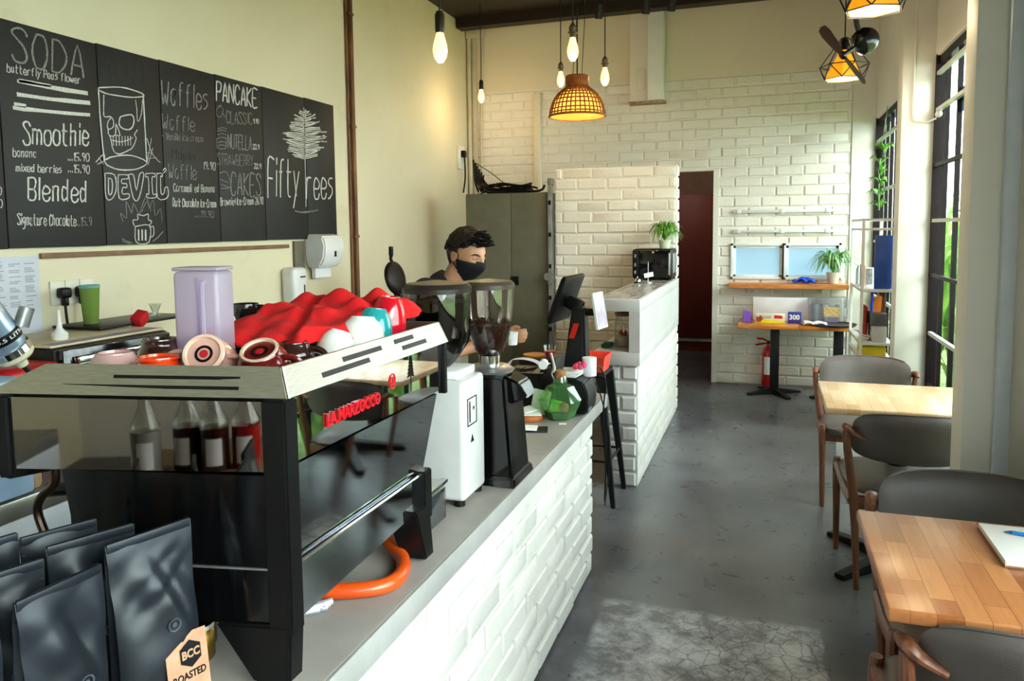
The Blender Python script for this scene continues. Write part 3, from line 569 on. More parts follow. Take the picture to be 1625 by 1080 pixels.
STROKES=[(0, 0.005, [(2.915, 2.204), (2.978, 2.219), (3.083, 2.232), (3.183, 2.222), (3.19, 2.208), (3.094, 2.189), (2.974, 2.185), (2.918, 2.195), (2.915, 2.204)]),
(0, 0.006, [(2.915, 2.201), (2.915, 2.091), (2.918, 1.977), (2.926, 1.863)]),
(0, 0.006, [(3.191, 2.214), (3.192, 2.093), (3.193, 1.983), (3.194, 1.867)]),
(0, 0.005, [(2.926, 1.863), (2.989, 1.886), (3.097, 1.899), (3.195, 1.873), (3.123, 1.833), (3.013, 1.823), (2.941, 1.839), (2.926, 1.863)]),
(0, 0.004, [(2.945, 2.175), (2.939, 2.117), (2.94, 2.072), (2.978, 2.077), (2.994, 2.056), (2.988, 2.026), (2.958, 2.016), (2.958, 2.045), (2.978, 2.07)]),
(0, 0.004, [(2.958, 2.016), (2.964, 1.985), (3.0, 1.992), (3.008, 2.046), (3.03, 1.992), (3.0, 1.992)]),
(0, 0.005, [(3.038, 2.085), (3.109, 2.104), (3.122, 2.072), (3.102, 2.034), (3.055, 2.026), (3.027, 2.048), (3.038, 2.085)]),
(0, 0.003, [(3.14, 2.182), (3.145, 2.135), (3.146, 2.075), (3.173, 2.115), (3.185, 2.189)]),
(0, 0.004, [(3.142, 2.032), (3.12, 2.006), (3.131, 1.989), (3.101, 1.938), (3.06, 1.916), (3.021, 1.9), (2.985, 1.912), (2.971, 1.972), (2.964, 1.985)]),
(0, 0.003, [(2.97, 1.965), (3.011, 1.96), (3.057, 1.967), (3.109, 1.991)]),
(0, 0.003, [(2.987, 1.983), (2.986, 1.938)]),
(0, 0.003, [(3.005, 1.985), (3.004, 1.94)]),
(0, 0.003, [(3.023, 1.987), (3.022, 1.942)]),
(0, 0.003, [(3.041, 1.989), (3.04, 1.944)]),
(0, 0.003, [(3.06, 1.991), (3.059, 1.946)]),
(0, 0.003, [(3.078, 1.993), (3.077, 1.947)]),
(0, 0.003, [(3.094, 1.995), (3.093, 1.949)]),
(0, 0.003, [(3.203, 1.997), (3.218, 1.949), (3.244, 1.908), (3.284, 1.88)]),
(0, 0.002, [(3.199, 1.923), (3.237, 1.924)]),
(0, 0.002, [(3.2, 1.892), (3.261, 1.903)]),
(0, 0.002, [(3.2, 1.861), (3.24, 1.951)]),
(0, 0.002, [(3.194, 1.868), (3.233, 2.0)]),
(0, 0.003, [(2.877, 1.848), (2.924, 1.892), (2.926, 1.861), (2.884, 1.839)]),
(0, 0.002, [(2.894, 1.872), (2.919, 1.842)]),
(0, 0.004, [(2.925, 1.799), (2.981, 1.795), (2.99, 1.738), (2.967, 1.683), (2.925, 1.679), (2.925, 1.799)]),
(0, 0.004, [(2.944, 1.777), (2.966, 1.767), (2.96, 1.707), (2.942, 1.701), (2.944, 1.777)]),
(0, 0.004, [(3.005, 1.796), (3.063, 1.8), (3.063, 1.781), (3.027, 1.776), (3.027, 1.755), (3.053, 1.756), (3.053, 1.737), (3.028, 1.734), (3.026, 1.704), (3.064, 1.706), (3.063, 1.684), (3.003, 1.682), (3.005, 1.796)]),
(0, 0.004, [(3.069, 1.8), (3.101, 1.802), (3.116, 1.726), (3.14, 1.807), (3.169, 1.809), (3.128, 1.686), (3.093, 1.685), (3.069, 1.8)]),
(0, 0.004, [(3.183, 1.815), (3.243, 1.819), (3.241, 1.799), (3.224, 1.798), (3.223, 1.712), (3.243, 1.713), (3.241, 1.693), (3.184, 1.691), (3.183, 1.711), (3.196, 1.711), (3.197, 1.796), (3.181, 1.795), (3.183, 1.815)]),
(0, 0.004, [(3.257, 1.82), (3.294, 1.822), (3.293, 1.804), (3.282, 1.804), (3.281, 1.717), (3.303, 1.721), (3.309, 1.748), (3.33, 1.749), (3.325, 1.696), (3.255, 1.693), (3.257, 1.82)]),
(0, 0.004, [(3.302, 1.824), (3.324, 1.842), (3.315, 1.852), (3.303, 1.838)]),
(1, 0.003, [(3.019, 1.565), (3.008, 1.607), (3.044, 1.584), (3.045, 1.669), (3.078, 1.609), (3.09, 1.658), (3.125, 1.597)]),
(1, 0.003, [(3.125, 1.597), (3.175, 1.698), (3.194, 1.636), (3.223, 1.681), (3.233, 1.598), (3.271, 1.637), (3.278, 1.567)]),
(1, 0.003, [(3.143, 1.616), (3.183, 1.673), (3.204, 1.621)]),
(0, 0.004, [(3.095, 1.541), (3.097, 1.46), (3.18, 1.461), (3.191, 1.547), (3.095, 1.541)]),
(0, 0.004, [(3.19, 1.535), (3.217, 1.54), (3.213, 1.494), (3.185, 1.486)]),
(0, 0.004, [(3.089, 1.545), (3.082, 1.572), (3.115, 1.578), (3.114, 1.602), (3.153, 1.597), (3.186, 1.605), (3.184, 1.578), (3.206, 1.568), (3.191, 1.547)]),
(0, 0.009, [(3.116, 1.522), (3.113, 1.472)]),
(0, 0.009, [(3.139, 1.522), (3.136, 1.472)]),
(0, 0.009, [(3.162, 1.522), (3.159, 1.472)]),
(1, 0.004, [(3.008, 1.48), (3.038, 1.467), (3.069, 1.458)]),
(1, 0.005, [(3.207, 1.464), (3.249, 1.489), (3.28, 1.515)]),
(1, 0.003, [(3.01, 1.468), (3.056, 1.455)]),
(0, 0.016, [(2.501, 2.162), (2.666, 2.163), (2.847, 2.168)]),
(0, 0.016, [(2.496, 2.105), (2.667, 2.112), (2.856, 2.125)]),
(0, 0.016, [(2.473, 2.047), (2.653, 2.055), (2.853, 2.069)]),
(0, 0.014, [(2.478, 2.062), (2.525, 2.062)]),
(0, 0.012, [(2.508, 2.167), (2.654, 2.17)]),
(1, 0.003, [(3.738, 2.22), (3.771, 2.245), (3.797, 2.228), (3.776, 2.186), (3.743, 2.186), (3.738, 2.22)]),
(1, 0.003, [(3.789, 2.213), (3.808, 2.188)]),
(1, 0.003, [(3.76, 2.243), (3.782, 2.253)]),
(1, 0.003, [(3.741, 2.11), (3.782, 2.122), (3.818, 2.119)]),
(1, 0.003, [(3.74, 2.096), (3.78, 2.108), (3.816, 2.105)]),
(1, 0.003, [(3.738, 2.075), (3.779, 2.087), (3.815, 2.084)]),
(1, 0.003, [(3.736, 2.054), (3.777, 2.066), (3.813, 2.063)]),
(1, 0.003, [(3.734, 2.029), (3.775, 2.04), (3.811, 2.037)]),
(1, 0.003, [(3.732, 2.01), (3.773, 2.021), (3.809, 2.017)]),
(1, 0.003, [(3.732, 2.054), (3.731, 2.001), (3.804, 2.005), (3.813, 2.063)]),
(1, 0.003, [(3.744, 1.853), (3.803, 1.864), (3.839, 1.78), (3.752, 1.765)]),
(1, 0.003, [(3.745, 1.818), (3.819, 1.801)]),
(1, 0.003, [(3.754, 1.79), (3.828, 1.773)]),
(0, 0.006, [(4.626, 2.362), (4.624, 2.248), (4.621, 2.084), (4.618, 1.919), (4.613, 1.681)]),
(0, 0.007, [(4.629, 2.324), (4.602, 2.33), (4.576, 2.333)]),
(0, 0.006, [(4.628, 2.312), (4.6, 2.318), (4.572, 2.32)]),
(0, 0.005, [(4.627, 2.301), (4.596, 2.306), (4.565, 2.32)]),
(0, 0.007, [(4.629, 2.324), (4.656, 2.338), (4.683, 2.342)]),
(0, 0.006, [(4.628, 2.312), (4.659, 2.326), (4.69, 2.345)]),
(0, 0.005, [(4.627, 2.301), (4.669, 2.316), (4.71, 2.331)]),
(0, 0.011, [(4.647, 2.349), (4.63, 2.321)]),
(0, 0.007, [(4.626, 2.288), (4.569, 2.29), (4.512, 2.298)]),
(0, 0.006, [(4.626, 2.276), (4.568, 2.278), (4.51, 2.271)]),
(0, 0.005, [(4.625, 2.265), (4.57, 2.267), (4.515, 2.263)]),
(0, 0.007, [(4.626, 2.288), (4.693, 2.306), (4.761, 2.334)]),
(0, 0.006, [(4.626, 2.276), (4.694, 2.295), (4.764, 2.311)]),
(0, 0.005, [(4.625, 2.265), (4.681, 2.282), (4.74, 2.309)]),
(0, 0.011, [(4.645, 2.313), (4.627, 2.285)]),
(0, 0.007, [(4.624, 2.252), (4.546, 2.251), (4.47, 2.241)]),
(0, 0.006, [(4.623, 2.24), (4.546, 2.24), (4.469, 2.229)]),
(0, 0.005, [(4.622, 2.229), (4.554, 2.23), (4.487, 2.223)]),
(0, 0.007, [(4.624, 2.252), (4.702, 2.271), (4.782, 2.28)]),
(0, 0.006, [(4.623, 2.24), (4.716, 2.262), (4.813, 2.292)]),
(0, 0.005, [(4.622, 2.229), (4.69, 2.247), (4.76, 2.27)]),
(0, 0.011, [(4.648, 2.278), (4.622, 2.248)]),
(0, 0.007, [(4.621, 2.215), (4.535, 2.215), (4.451, 2.217)]),
(0, 0.006, [(4.621, 2.204), (4.538, 2.204), (4.458, 2.205)]),
(0, 0.005, [(4.62, 2.192), (4.543, 2.193), (4.468, 2.19)]),
(0, 0.007, [(4.621, 2.215), (4.718, 2.237), (4.816, 2.248)]),
(0, 0.006, [(4.621, 2.204), (4.721, 2.226), (4.823, 2.236)]),
(0, 0.005, [(4.62, 2.192), (4.727, 2.215), (4.837, 2.224)]),
(0, 0.011, [(4.631, 2.239), (4.598, 2.209)]),
(0, 0.007, [(4.619, 2.179), (4.496, 2.175), (4.378, 2.159)]),
(0, 0.006, [(4.618, 2.168), (4.494, 2.163), (4.375, 2.156)]),
(0, 0.005, [(4.617, 2.156), (4.501, 2.153), (4.39, 2.155)]),
(0, 0.007, [(4.619, 2.179), (4.757, 2.205), (4.902, 2.228)]),
(0, 0.006, [(4.618, 2.168), (4.728, 2.19), (4.843, 2.222)]),
(0, 0.005, [(4.617, 2.156), (4.757, 2.181), (4.902, 2.194)]),
(0, 0.011, [(4.601, 2.2), (4.645, 2.179)]),
(0, 0.007, [(4.616, 2.143), (4.514, 2.142), (4.415, 2.146)]),
(0, 0.006, [(4.615, 2.131), (4.518, 2.131), (4.424, 2.123)]),
(0, 0.005, [(4.615, 2.12), (4.492, 2.117), (4.375, 2.122)]),
(0, 0.007, [(4.616, 2.143), (4.743, 2.166), (4.877, 2.2)]),
(0, 0.006, [(4.615, 2.131), (4.748, 2.155), (4.887, 2.183)]),
(0, 0.005, [(4.615, 2.12), (4.756, 2.144), (4.903, 2.157)]),
(0, 0.011, [(4.618, 2.166), (4.657, 2.144)]),
(0, 0.007, [(4.614, 2.107), (4.523, 2.107), (4.436, 2.116)]),
(0, 0.006, [(4.613, 2.095), (4.51, 2.095), (4.412, 2.103)]),
(0, 0.005, [(4.612, 2.083), (4.526, 2.085), (4.443, 2.087)]),
(0, 0.007, [(4.614, 2.107), (4.731, 2.128), (4.853, 2.158)]),
(0, 0.006, [(4.613, 2.095), (4.703, 2.114), (4.795, 2.123)]),
(0, 0.005, [(4.612, 2.083), (4.715, 2.103), (4.821, 2.111)]),
(0, 0.011, [(4.634, 2.132), (4.607, 2.103)]),
(0, 0.007, [(4.611, 2.07), (4.522, 2.071), (4.436, 2.071)]),
(0, 0.006, [(4.61, 2.059), (4.515, 2.059), (4.422, 2.057)]),
(0, 0.005, [(4.609, 2.047), (4.517, 2.048), (4.427, 2.045)]),
(0, 0.007, [(4.611, 2.07), (4.733, 2.092), (4.859, 2.112)]),
(0, 0.006, [(4.61, 2.059), (4.71, 2.078), (4.812, 2.091)]),
(0, 0.005, [(4.609, 2.047), (4.7, 2.065), (4.794, 2.087)]),
(0, 0.011, [(4.635, 2.096), (4.615, 2.067)]),
(0, 0.007, [(4.608, 2.034), (4.539, 2.037), (4.471, 2.05)]),
(0, 0.006, [(4.608, 2.022), (4.542, 2.026), (4.477, 2.027)]),
(0, 0.005, [(4.607, 2.01), (4.552, 2.016), (4.498, 2.017)]),
(0, 0.007, [(4.608, 2.034), (4.69, 2.051), (4.775, 2.077)]),
(0, 0.006, [(4.608, 2.022), (4.689, 2.039), (4.773, 2.056)]),
(0, 0.005, [(4.607, 2.01), (4.69, 2.027), (4.776, 2.047)]),
(0, 0.011, [(4.62, 2.058), (4.63, 2.032)]),
(1, 0.006, [(4.48, 1.648), (4.595, 1.637), (4.758, 1.661)]),
(1, 0.008, [(4.528, 1.639), (4.702, 1.649)])]

def ribbon(b,pts,r,jit,rr):
    """flat chalk line on the board; pts are (y,z)"""
    P2=[Vector((p[0],p[1],0)) for p in pts]
    if len(P2)>2: P2=catmull(P2,3)
    t_=BM(); g=[]; n=len(P2); x=XL+.0302
    for i,p in enumerate(P2):
        d=P2[min(i+1,n-1)]-P2[max(i-1,0)]
        if d.length<1e-6: d=Vector((1,0,0))
        d.normalize(); nn=Vector((-d.y,d.x,0))*r*rr.uniform(.7,1.15)
        q=p+Vector((rr.uniform(-jit,jit),rr.uniform(-jit,jit),0)); e=d*(r*.6 if i in (0,n-1) else 0)*(-1 if i==0 else 1)
        g.append([t_.verts.new((x+o,q.x+s*nn.x+e.x,q.y+s*nn.y+e.y)) for s,o in ((-1,0),(-1,.0012),(1,.0012),(1,0))])
    for a,c in zip(g,g[1:]):
        for k in range(3): t_.faces.new((a[k],a[k+1],c[k+1],c[k]))
    merge(b,t_)
rr=random.Random(2)
def panel_of(y):
    for i in range(len(ys)-1):
        if y<ys[i+1]: return i
    return len(ys)-2
for s,(y0,z0),(y1,z1),h,r,tone in TEXTS:
    n=len(s); ww=[.45 if c in 'il.1I' else (.6 if c==' ' else (1.25 if c in 'mwMW' else 1)) for c in s]; tot=sum(ww); acc=0; b=BM()
    for c,w_ in zip(s,ww):
        a=acc/tot; acc+=w_
        if c==' ' or c not in GL: continue
        cw=(y1-y0)/tot*w_*.72
        if c in 'il1I.': ox=-(y1-y0)/tot*w_*.1; cw=(y1-y0)/tot*.55
        else: ox=0
        bz=z0+(z1-z0)*a+rr.uniform(-.03,.03)*h; by=y0+(y1-y0)*a+ox
        for st in GL[c].split():
            pts=[(by+cw*int(st[k])/4+.12*h*(int(st[k+1])-2)/6*.6,bz+h*(int(st[k+1])-2)/6) for k in range(0,len(st)-1,2)]
            if any(p[0]<1.76 for p in pts): continue
            ribbon(b,pts,r*(.78 if h>.08 else .6),.0010,rr)
    P(b,'chalk_lettering',M_chalk[tone],pan[panel_of((y0+y1)/2)],w=1)
# drawings: strokes of one tone that lie close together make one drawing
lab=list(range(len(STROKES)))
def root_(i):
    while lab[i]!=i: i=lab[i]
    return i
for i in range(len(STROKES)):
    for j in range(i):
        if STROKES[i][0]==STROKES[j][0] and root_(i)!=root_(j) and min((p[0]-q[0])**2+(p[1]-q[1])**2 for p in STROKES[i][2] for q in STROKES[j][2])<.055**2: lab[root_(i)]=root_(j)
dr={}
for i,(tone,r,pts) in enumerate(STROKES): ribbon(dr.setdefault(root_(i),(BM(),tone,pts))[0],pts,r*.6,.0008,rr)
for b,tone,pts in dr.values(): P(b,'chalk_drawing',M_chalk[tone],pan[panel_of(sum(p[0] for p in pts)/len(pts))],w=1)
OFF=Vector((0,0,0))

# ---------------------------------------------------------------- espresso machine
t=T('espresso_machine','large espresso machine of black and mirror steel, back turned to the aisle','espresso machine',(-1.0,1.3,.76))
MA=t
def ME(u,v,z): return (-.728+u,1.05+v+.2*u*(1-v/.8),z+.008)
def mq(b,pts,th,d,mirror=False):
    """panel from 4 (u,v,z) corners, thickened by th along world d"""
    p=[Vector(ME(*q)) for q in pts]; d=Vector(d)*th
    hexa(b,p+[q+d for q in p])
def mbox(b,u0,u1,v0,v1,z0,z1,bev=0):
    hexa(b,[ME(u0,v0,z0),ME(u1,v0,z0),ME(u1,v1,z0),ME(u0,v1,z0),ME(u0,v0,z1),ME(u1,v0,z1),ME(u1,v1,z1),ME(u0,v1,z1)],bev)
LV=.645
b=BM(); mbox(b,-.40,-.06,.03,LV-.05,.885,1.13); mbox(b,-.5,-.035,.02,LV-.03,1.13,1.245); P(b,'body',M_blackm,t,w=1)
b=BM(); mbox(b,-.52,-.02,.01,LV-.01,1.245,1.258,.002)
for k in range(14): mbox(b,-.50,-.04,.03+k*.042,.036+k*.042,1.258,1.262)
P(b,'cup_tray',M_black,t,w=1)
# flared steel rails
zb,zt=1.258,1.308
b=BM(); mq(b,[(.012,-.008,zb),(.012,LV+.01,zb),(-.006,LV-.004,zt),(-.006,.004,zt)],.006,(-1,0,0)); r1=P(b,'cup_rail',M_steel,t,w=1,angle=20)
b=BM()
for a,c,z in ((.07,.30,.42),(.17,.33,.66),(.39,.52,.42),(.43,.575,.66)):
    pass
def rslot(b,v0,v1,f):
    z=zb+(zt-zb)*f; u=.012-.018*f; mq(b,[(u+.0028,v0,z-.0045),(u+.0028,v1,z-.0045),(u-.0008,v1,z+.0045),(u-.0008,v0,z+.0045)],.003,(-1,0,0))
for v0,v1,f in ((.105,.275,.36),(.185,.335,.66),(.395,.485,.72),(.42,.54,.38)): rslot(b,v0,v1,f)
P(b,'slot',M_black,r1,w=1)
b=BM(); mq(b,[(-.53,-.008,zb),(.012,-.008,zb),(-.006,.006,zt),(-.43,.006,zt)],.006,(0,1,0)); r2=P(b,'cup_rail',M_steel,t,w=1,angle=20)
b=BM()
for u0,u1,f in ((-.30,-.075,.62),(-.39,-.075,.3)):
    z=zb+(zt-zb)*f; v=-.008+.014*f; mq(b,[(u0,v-.0006,z-.0028),(u1,v-.0006,z-.0028),(u1,v+.0008,z+.0028),(u0,v+.0008,z+.0028)],.003,(0,1,0))
P(b,'slot',M_black,r2,w=1)
b=BM(); mq(b,[(-.53,LV+.01,zb),(.012,LV+.01,zb),(-.006,LV-.004,zt),(-.43,LV-.004,zt)],.006,(0,-1,0)); P(b,'cup_rail',M_steel,t,w=1)
b=BM(); tube(b,[ME(.013,-.009,zb),ME(-.005,.005,zt)],.0035,8); P(b,'rail_corner',M_chrome,t,w=1)
# mirror back panels facing the aisle
b=BM(); mq(b,[(-.003,.018,1.14),(-.003,LV-.012,1.14),(-.003,LV,zb-.006),(-.003,.018,zb-.006)],.008,(-1,0,0)); lp=P(b,'logo_panel',M_mirror,t,w=1)
b=BM(); mbox(b,-.012,.006,LV-.002,LV+.012,1.13,zb); P(b,'panel_edge',M_black,t,w=1)
b=BM(); text(b,'LA.MARZOCCO',.034,face_M(ME(-.0005,.225,1.187),(-.004,1,0),(0,0,1)),.0022,.20,.0006); 
for v in b.verts: v.co.z+= (v.co.y-1.3)*0
P(b,'raised_lettering',mat('red_logo_letters','#b8101c','#c81a24',rough=.3),lp,w=1,label='red raised lettering')
b=BM(); text(b,'@',.036,face_M(ME(-.0022,.385,1.212),(0,1,0),(0,0,1)),.0008,.03); P(b,'round_emblem',mat('red_logo_letters','#b8101c'),lp,w=1)
b=BM(); M=face_M(ME(-.0022,.475,1.2),(0,1,0),(0,0,1))
for k in range(6):
    w_=.019-.0022*k; z=.004+k*.0075; prism(b,[(-w_,z),(-w_*.3,z+.002),(w_*.9,z-.003),(.001,z+.014)],.0006,M)
prism(b,[(-.001,-.03),(.001,-.03),(.001,.01),(-.001,.01)],.0006,M); P(b,'tree_emblem',M_black,lp,w=1)
b=BM(); mq(b,[(-.022,.03,.958),(-.022,LV-.078,.958),(-.004,LV-.03,1.135),(-.004,.022,1.135)],.008,(-1,0,0)); P(b,'middle_panel',M_dkmirror,t,w=1)
b=BM(); mq(b,[(-.018,.02,.848),(-.018,LV-.085,.872),(-.018,LV-.075,.954),(-.018,.02,.954)],.008,(-1,0,0)); P(b,'lower_panel',mat('lower_mirror_panel','#e6eaf0','#eaeef4',rough=.06,metal=1),t,w=1)
b=BM(); tube(b,[ME(-.014,.02,.957),ME(-.014,LV-.07,.957)],.005,8); P(b,'trim_strip',M_chrome,t,w=1)
# end facing the camera
b=BM(); mq(b,[(-.49,0,1.122),(-.035,0,1.13),(-.035,0,zb-.008),(-.50,0,zb-.008)],.006,(0,1,0)); P(b,'smoked_side_panel',M_smoke,t,w=1)
b=BM(); mq(b,[(-.37,.004,.86),(-.035,.004,.86),(-.035,.004,1.122),(-.41,.004,1.122)],.02,(0,1,0)); P(b,'side_panel',M_blackg,t,w=1)
b=BM(); mq(b,[(-.37,0,.958),(-.03,0,.958),(-.03,0,.961),(-.37,0,.961)],.004,(0,1,0)); P(b,'panel_seam',M_alu,t,w=1)
b=BM(); mbox(b,-.04,0.002,-.004,.035,.845,zb-.004,.004); P(b,'corner_post',M_black,t,w=1)
b=BM(); mbox(b,-.527,-.492,-.006,.03,1.105,zb-.004,.006); P(b,'corner_post',M_black,t,w=1)
b=BM(); mbox(b,-.527,-.492,LV-.03,LV,1.105,zb-.004,.006); P(b,'corner_post',M_black,t,w=1)
b=BM(); mbox(b,-.03,.0,LV-.115,LV-.075,.845,.965,.003); P(b,'corner_post',M_black,t,w=1)
for (u,v,s) in ((-.045,.015,-.035),(-.03,LV-.115,.02),(-.36,.04,0),(-.36,LV-.12,0)):
    b=BM(); p=[ME(u-.045+s,v-.02,.76),ME(u+.04,v-.02,.76),ME(u+.04,v+.022,.76),ME(u-.045+s,v+.022,.76)]
    if s<0: p=[ME(u-.025,v-.02,.76),ME(u+.04,v-.02,.76),ME(u+.04,v+.02,.76),ME(u-.025,v+.02,.76)]; q=[ME(u-.09,v-.02,.862),ME(u+.045,v-.02,.862),ME(u+.045,v+.022,.862),ME(u-.09,v+.022,.862)]
    else: q=[ME(u-.05,v-.05,.885),ME(u+.03,v-.05,.885),ME(u+.03,v+.025,.885),ME(u-.05,v+.025,.885)]
    hexa(b,p+q,.004); P(b,'foot',M_black,t,w=1)
b=BM(); mbox(b,-.56,-.40,.06,LV-.06,.84,.9,.004); P(b,'drip_tray',M_steel,t,w=1)
for v in (.2,.42):
    b=BM(); c=ME(-.47,v,1.03); lathe(b,[(.034,0),(.038,.01),(.038,.05),(.03,.1)],20,c); P(b,'group_head',M_chrome,t,w=1)
    b=BM(); c=ME(-.47,v,1.0); lathe(b,[(.03,0),(.034,.01),(.034,.03)],20,c); pf=P(b,'portafilter',M_chrome,t,w=1)
    b=BM(); tube(b,[ME(-.5,v,1.012),ME(-.56,v,1.01),ME(-.66,v,1.0)],[.008,.013,.015],10); P(b,'handle',M_black,pf,w=1)
b=BM(); tube(b,[(-1.30,1.0,1.10),(-1.17,1.03,1.127),(-1.12,1.04,1.128)],[.012,.012,.012],10,smooth=4); P(b,'steam_arm',M_black,t,w=1)
b=BM(); tube(b,[(-1.16,1.02,1.125),(-1.165,1.02,1.05),(-1.165,1.02,1.0)],.009,10); lathe(b,[(.008,0),(.03,-.02),(.035,-.07),(.02,-.12),(0,-.125)],16,(-1.165,1.02,1.0)); P(b,'steam_wand',M_blackm,t,w=1)
b=BM(); tube(b,[(-1.185,1.0,1.12),(-1.19,1.0,1.09),(-1.225,1.0,1.06),(-1.235,1.0,1.03),(-1.215,1.0,.98),(-1.195,1.0,.93)],.008,10,smooth=5); P(b,'hot_water_pipe',mat('dark_bronze_pipe','#2f241c','#3b2d22',rough=.3,metal=.8),t,w=1)
# hose, tray and tins below
b=BM(); tube(b,[(-.87,1.62,.80),(-.82,1.58,.785),(-.765,1.53,.777),(-.735,1.46,.776),(-.745,1.40,.776),(-.80,1.36,.777),(-.87,1.33,.779)],.017,14,smooth=6); solo(b,'orange_hose',mat('orange_rubber_hose','#c2410c','#cf4d14',rough=.3,coat=.3),'thick orange hose looped on the concrete counter under the machine','hose',(-.76,1.46,.76))
b=BM(); tube(b,[(-.885,1.325,.78),(-.87,1.333,.779)],.022,14); solo(b,'hose_clip',M_steel,'steel clip on the end of the orange hose','clip',(-.88,1.33,.762))
b=BM()
for k in range(6): tube(b,[(-.93+.006*k,1.20+.004*k,.768+.004*(k%2)),(-.83+.003*k,1.285+.005*k,.768+.004*(k%3))],.007,8)
solo(b,'plastic_tubes',mat('cloudy_tube_plastic','#7d828a','#a3a8b0',rough=.15,coat=.3),'small bundle of clear plastic tubes under the machine edge','tube bundle',(-.88,1.24,.76))
M_gold=mat('gold_tin','#a9812f','#d0ab55',rough=.2,metal=1)
for i,(x,y,lb) in enumerate(((-.955,1.075,'gold metal tin standing under the machine, nearer of two'),(-.985,1.115,'gold metal tin half hidden under the machine, farther of two'))):
    t=T('gold_tin',lb,'tin',(x,y,.761),group='gold tins under the espresso machine')
    b=BM(); lathe(b,[(.03,0),(.032,.004),(.032,.06),(.030,.064)],24); P(b,'tin_body',M_gold,t)
    b=BM(); lathe(b,[(.033,.060),(.033,.068),(.0,.069)],24); P(b,'lid',M_chrome,t)
t=T('knock_box','low black knock-out box with steel top beside the machine','box',(-.89,1.765,.76))
b=BM(); bb(b,-1.0,-.785,1.70,1.83,.765,.86,.004); P(b,'drawer_box',mat('dark_grey_glossy','#24292d','#2b3035',rough=.15,coat=.3),t,w=1)
b=BM(); bb(b,-1.0,-.78,1.695,1.835,.861,.868,.002); bb(b,-.80,-.78,1.695,1.835,.855,.872,.003); P(b,'steel_top',M_chrome,t,w=1)
for x,y in ((-.98,1.71),(-.98,1.82),(-.8,1.71),(-.8,1.82)):
    b=BM(); cyl(b,(x,y,.76),.008,.006,10); P(b,'foot',M_black,t,w=1)
# ---------------------------------------------------------------- cups on the machine
zc=1.271
def cup(name,label,loc,rot,m,r=.045,h=.06,foot=.028,mi=None,handle=True,mark=False,grp='cups on the espresso machine'):
    """cup; local z up from foot to rim"""
    t=T(name,label,'cup',loc,rot,grp)
    b=BM(); lathe(b,[(0,.004),(foot*.85,.004),(foot*.9,0),(foot,.0)]+[(q.x,q.y) for q in catmull([(foot+.003,.003,0),(r*.80,h*.20,0),(r*.95,h*.45,0),(r*1.0,h*.75,0),(r*.97,h,0)],4)]+[(r-.003,h),(r*.93,h*.6),(r*.75,h*.28),(0,.009)],36); P(b,'bowl',m,t,angle=40)
    b=BM(); lathe(b,[(foot*.84,.0035),(foot*.88,-.0012),(foot*1.02,-.0012),(foot*1.05,.004)],36,caps=False); P(b,'foot_ring',mi or m,t,angle=60)
    if handle: b=BM(); tube(b,[(r*.9,0,h*.8),(r+.018,0,h*.75),(r+.024,0,h*.5),(r+.01,0,h*.3),(r*.84,0,h*.28)],.005,8,smooth=4,flat=1.3); P(b,'handle',m,t)
    if mark:
        b=BM(); lathe(b,[(0,.0038),(foot*.22,.0038),(foot*.22,.0030),(0,.0030)],20); P(b,'base_mark',mat('red_base_mark','#a3141c'),t)
        b=BM(); lathe(b,[(foot*.32,.0038),(foot*.32,.0032),(foot*.46,.0032),(foot*.46,.0038)],24,caps=False); P(b,'base_mark_ring',M_black,t)
    return t
def glaze(n,c,c2=None): return mat(n,c,c2 or c,rough=.12,coat=.5,ns=12)
g_pink=glaze('pink_glaze','#b78f8a','#c29b95'); g_dk=glaze('dark_brown_glaze','#2c1512','#38201a'); g_or=glaze('orange_glaze','#e0370c','#ea4a16'); g_be=glaze('dusty_pink_glaze','#b98a7c','#c79a8b'); g_ma=glaze('maroon_glaze','#5a1414','#6c2019'); g_wh=glaze('white_glaze','#d8d6cf','#e6e4de'); g_te=glaze('teal_glaze','#1f7f82','#2b9294'); g_re=glaze('crimson_glaze','#b00d1c','#c21828'); g_bl=glaze('black_glaze','#121011','#1b1718'); g_cream=glaze('unglazed_foot','#d9b9a4','#cfae98')
def up(h): return zc+h
rd_=math.radians
cup('coffee_cup','pale pink cup upside down at the left end of the machine',(-1.155,1.115,up(.042)),(PI,0,2.5),g_pink,.048,.042,.032)
cup('coffee_cup','dark brown cup upside down behind the orange cup',(-1.14,1.215,up(.055)),(PI,0,1.5),g_dk,.044,.055,.032)
cup('coffee_cup','bright orange cup upside down on the machine',(-1.045,1.11,up(.040)),(PI,0,2.0),g_or,.042,.040,.036,handle=False)
cup('coffee_cup','dusty pink cup on its side, red-marked base facing out',(-.955,1.125,zc+.048),(rd_(-118),0,rd_(22)),g_be,.046,.08,.036,g_cream,True,True)
cup('coffee_cup','small dusty pink cup upside down behind the tipped pink cup',(-1.03,1.20,up(.052)),(PI,0,3.9),g_be,.036,.052,.022)
cup('coffee_cup','glossy maroon cup upside down, pale ring on its base',(-.862,1.165,up(.052)),(rd_(-150),0,rd_(14)),g_ma,.050,.062,.034,g_cream,True,True)
cup('coffee_cup','small black cup upright behind the red cloth, handle to the right',(-1.215,1.58,zc+.046),(0,0,.3),g_bl,.032,.045,.024)
b=BM(); lathe(b,[(.03,0),(.03,.043)],16,(-1.215,1.58,zc)); solo(b,'coffee_cup',g_bl,'dark upside-down cup under the small black cup','cup',(-1.215,1.58,zc))
cup('coffee_cup','dark cup lying in the shadow under the front edge of the red cloth',(-.885,1.305,up(.045)),(PI,0,.2),g_dk,.042,.045,.028)
cup('espresso_cup','small white cup with blue pattern tipped under the red cloth edge',(-.835,1.405,up(.055)),(PI+.35,.2,2.2),g_wh,.040,.06,.022)
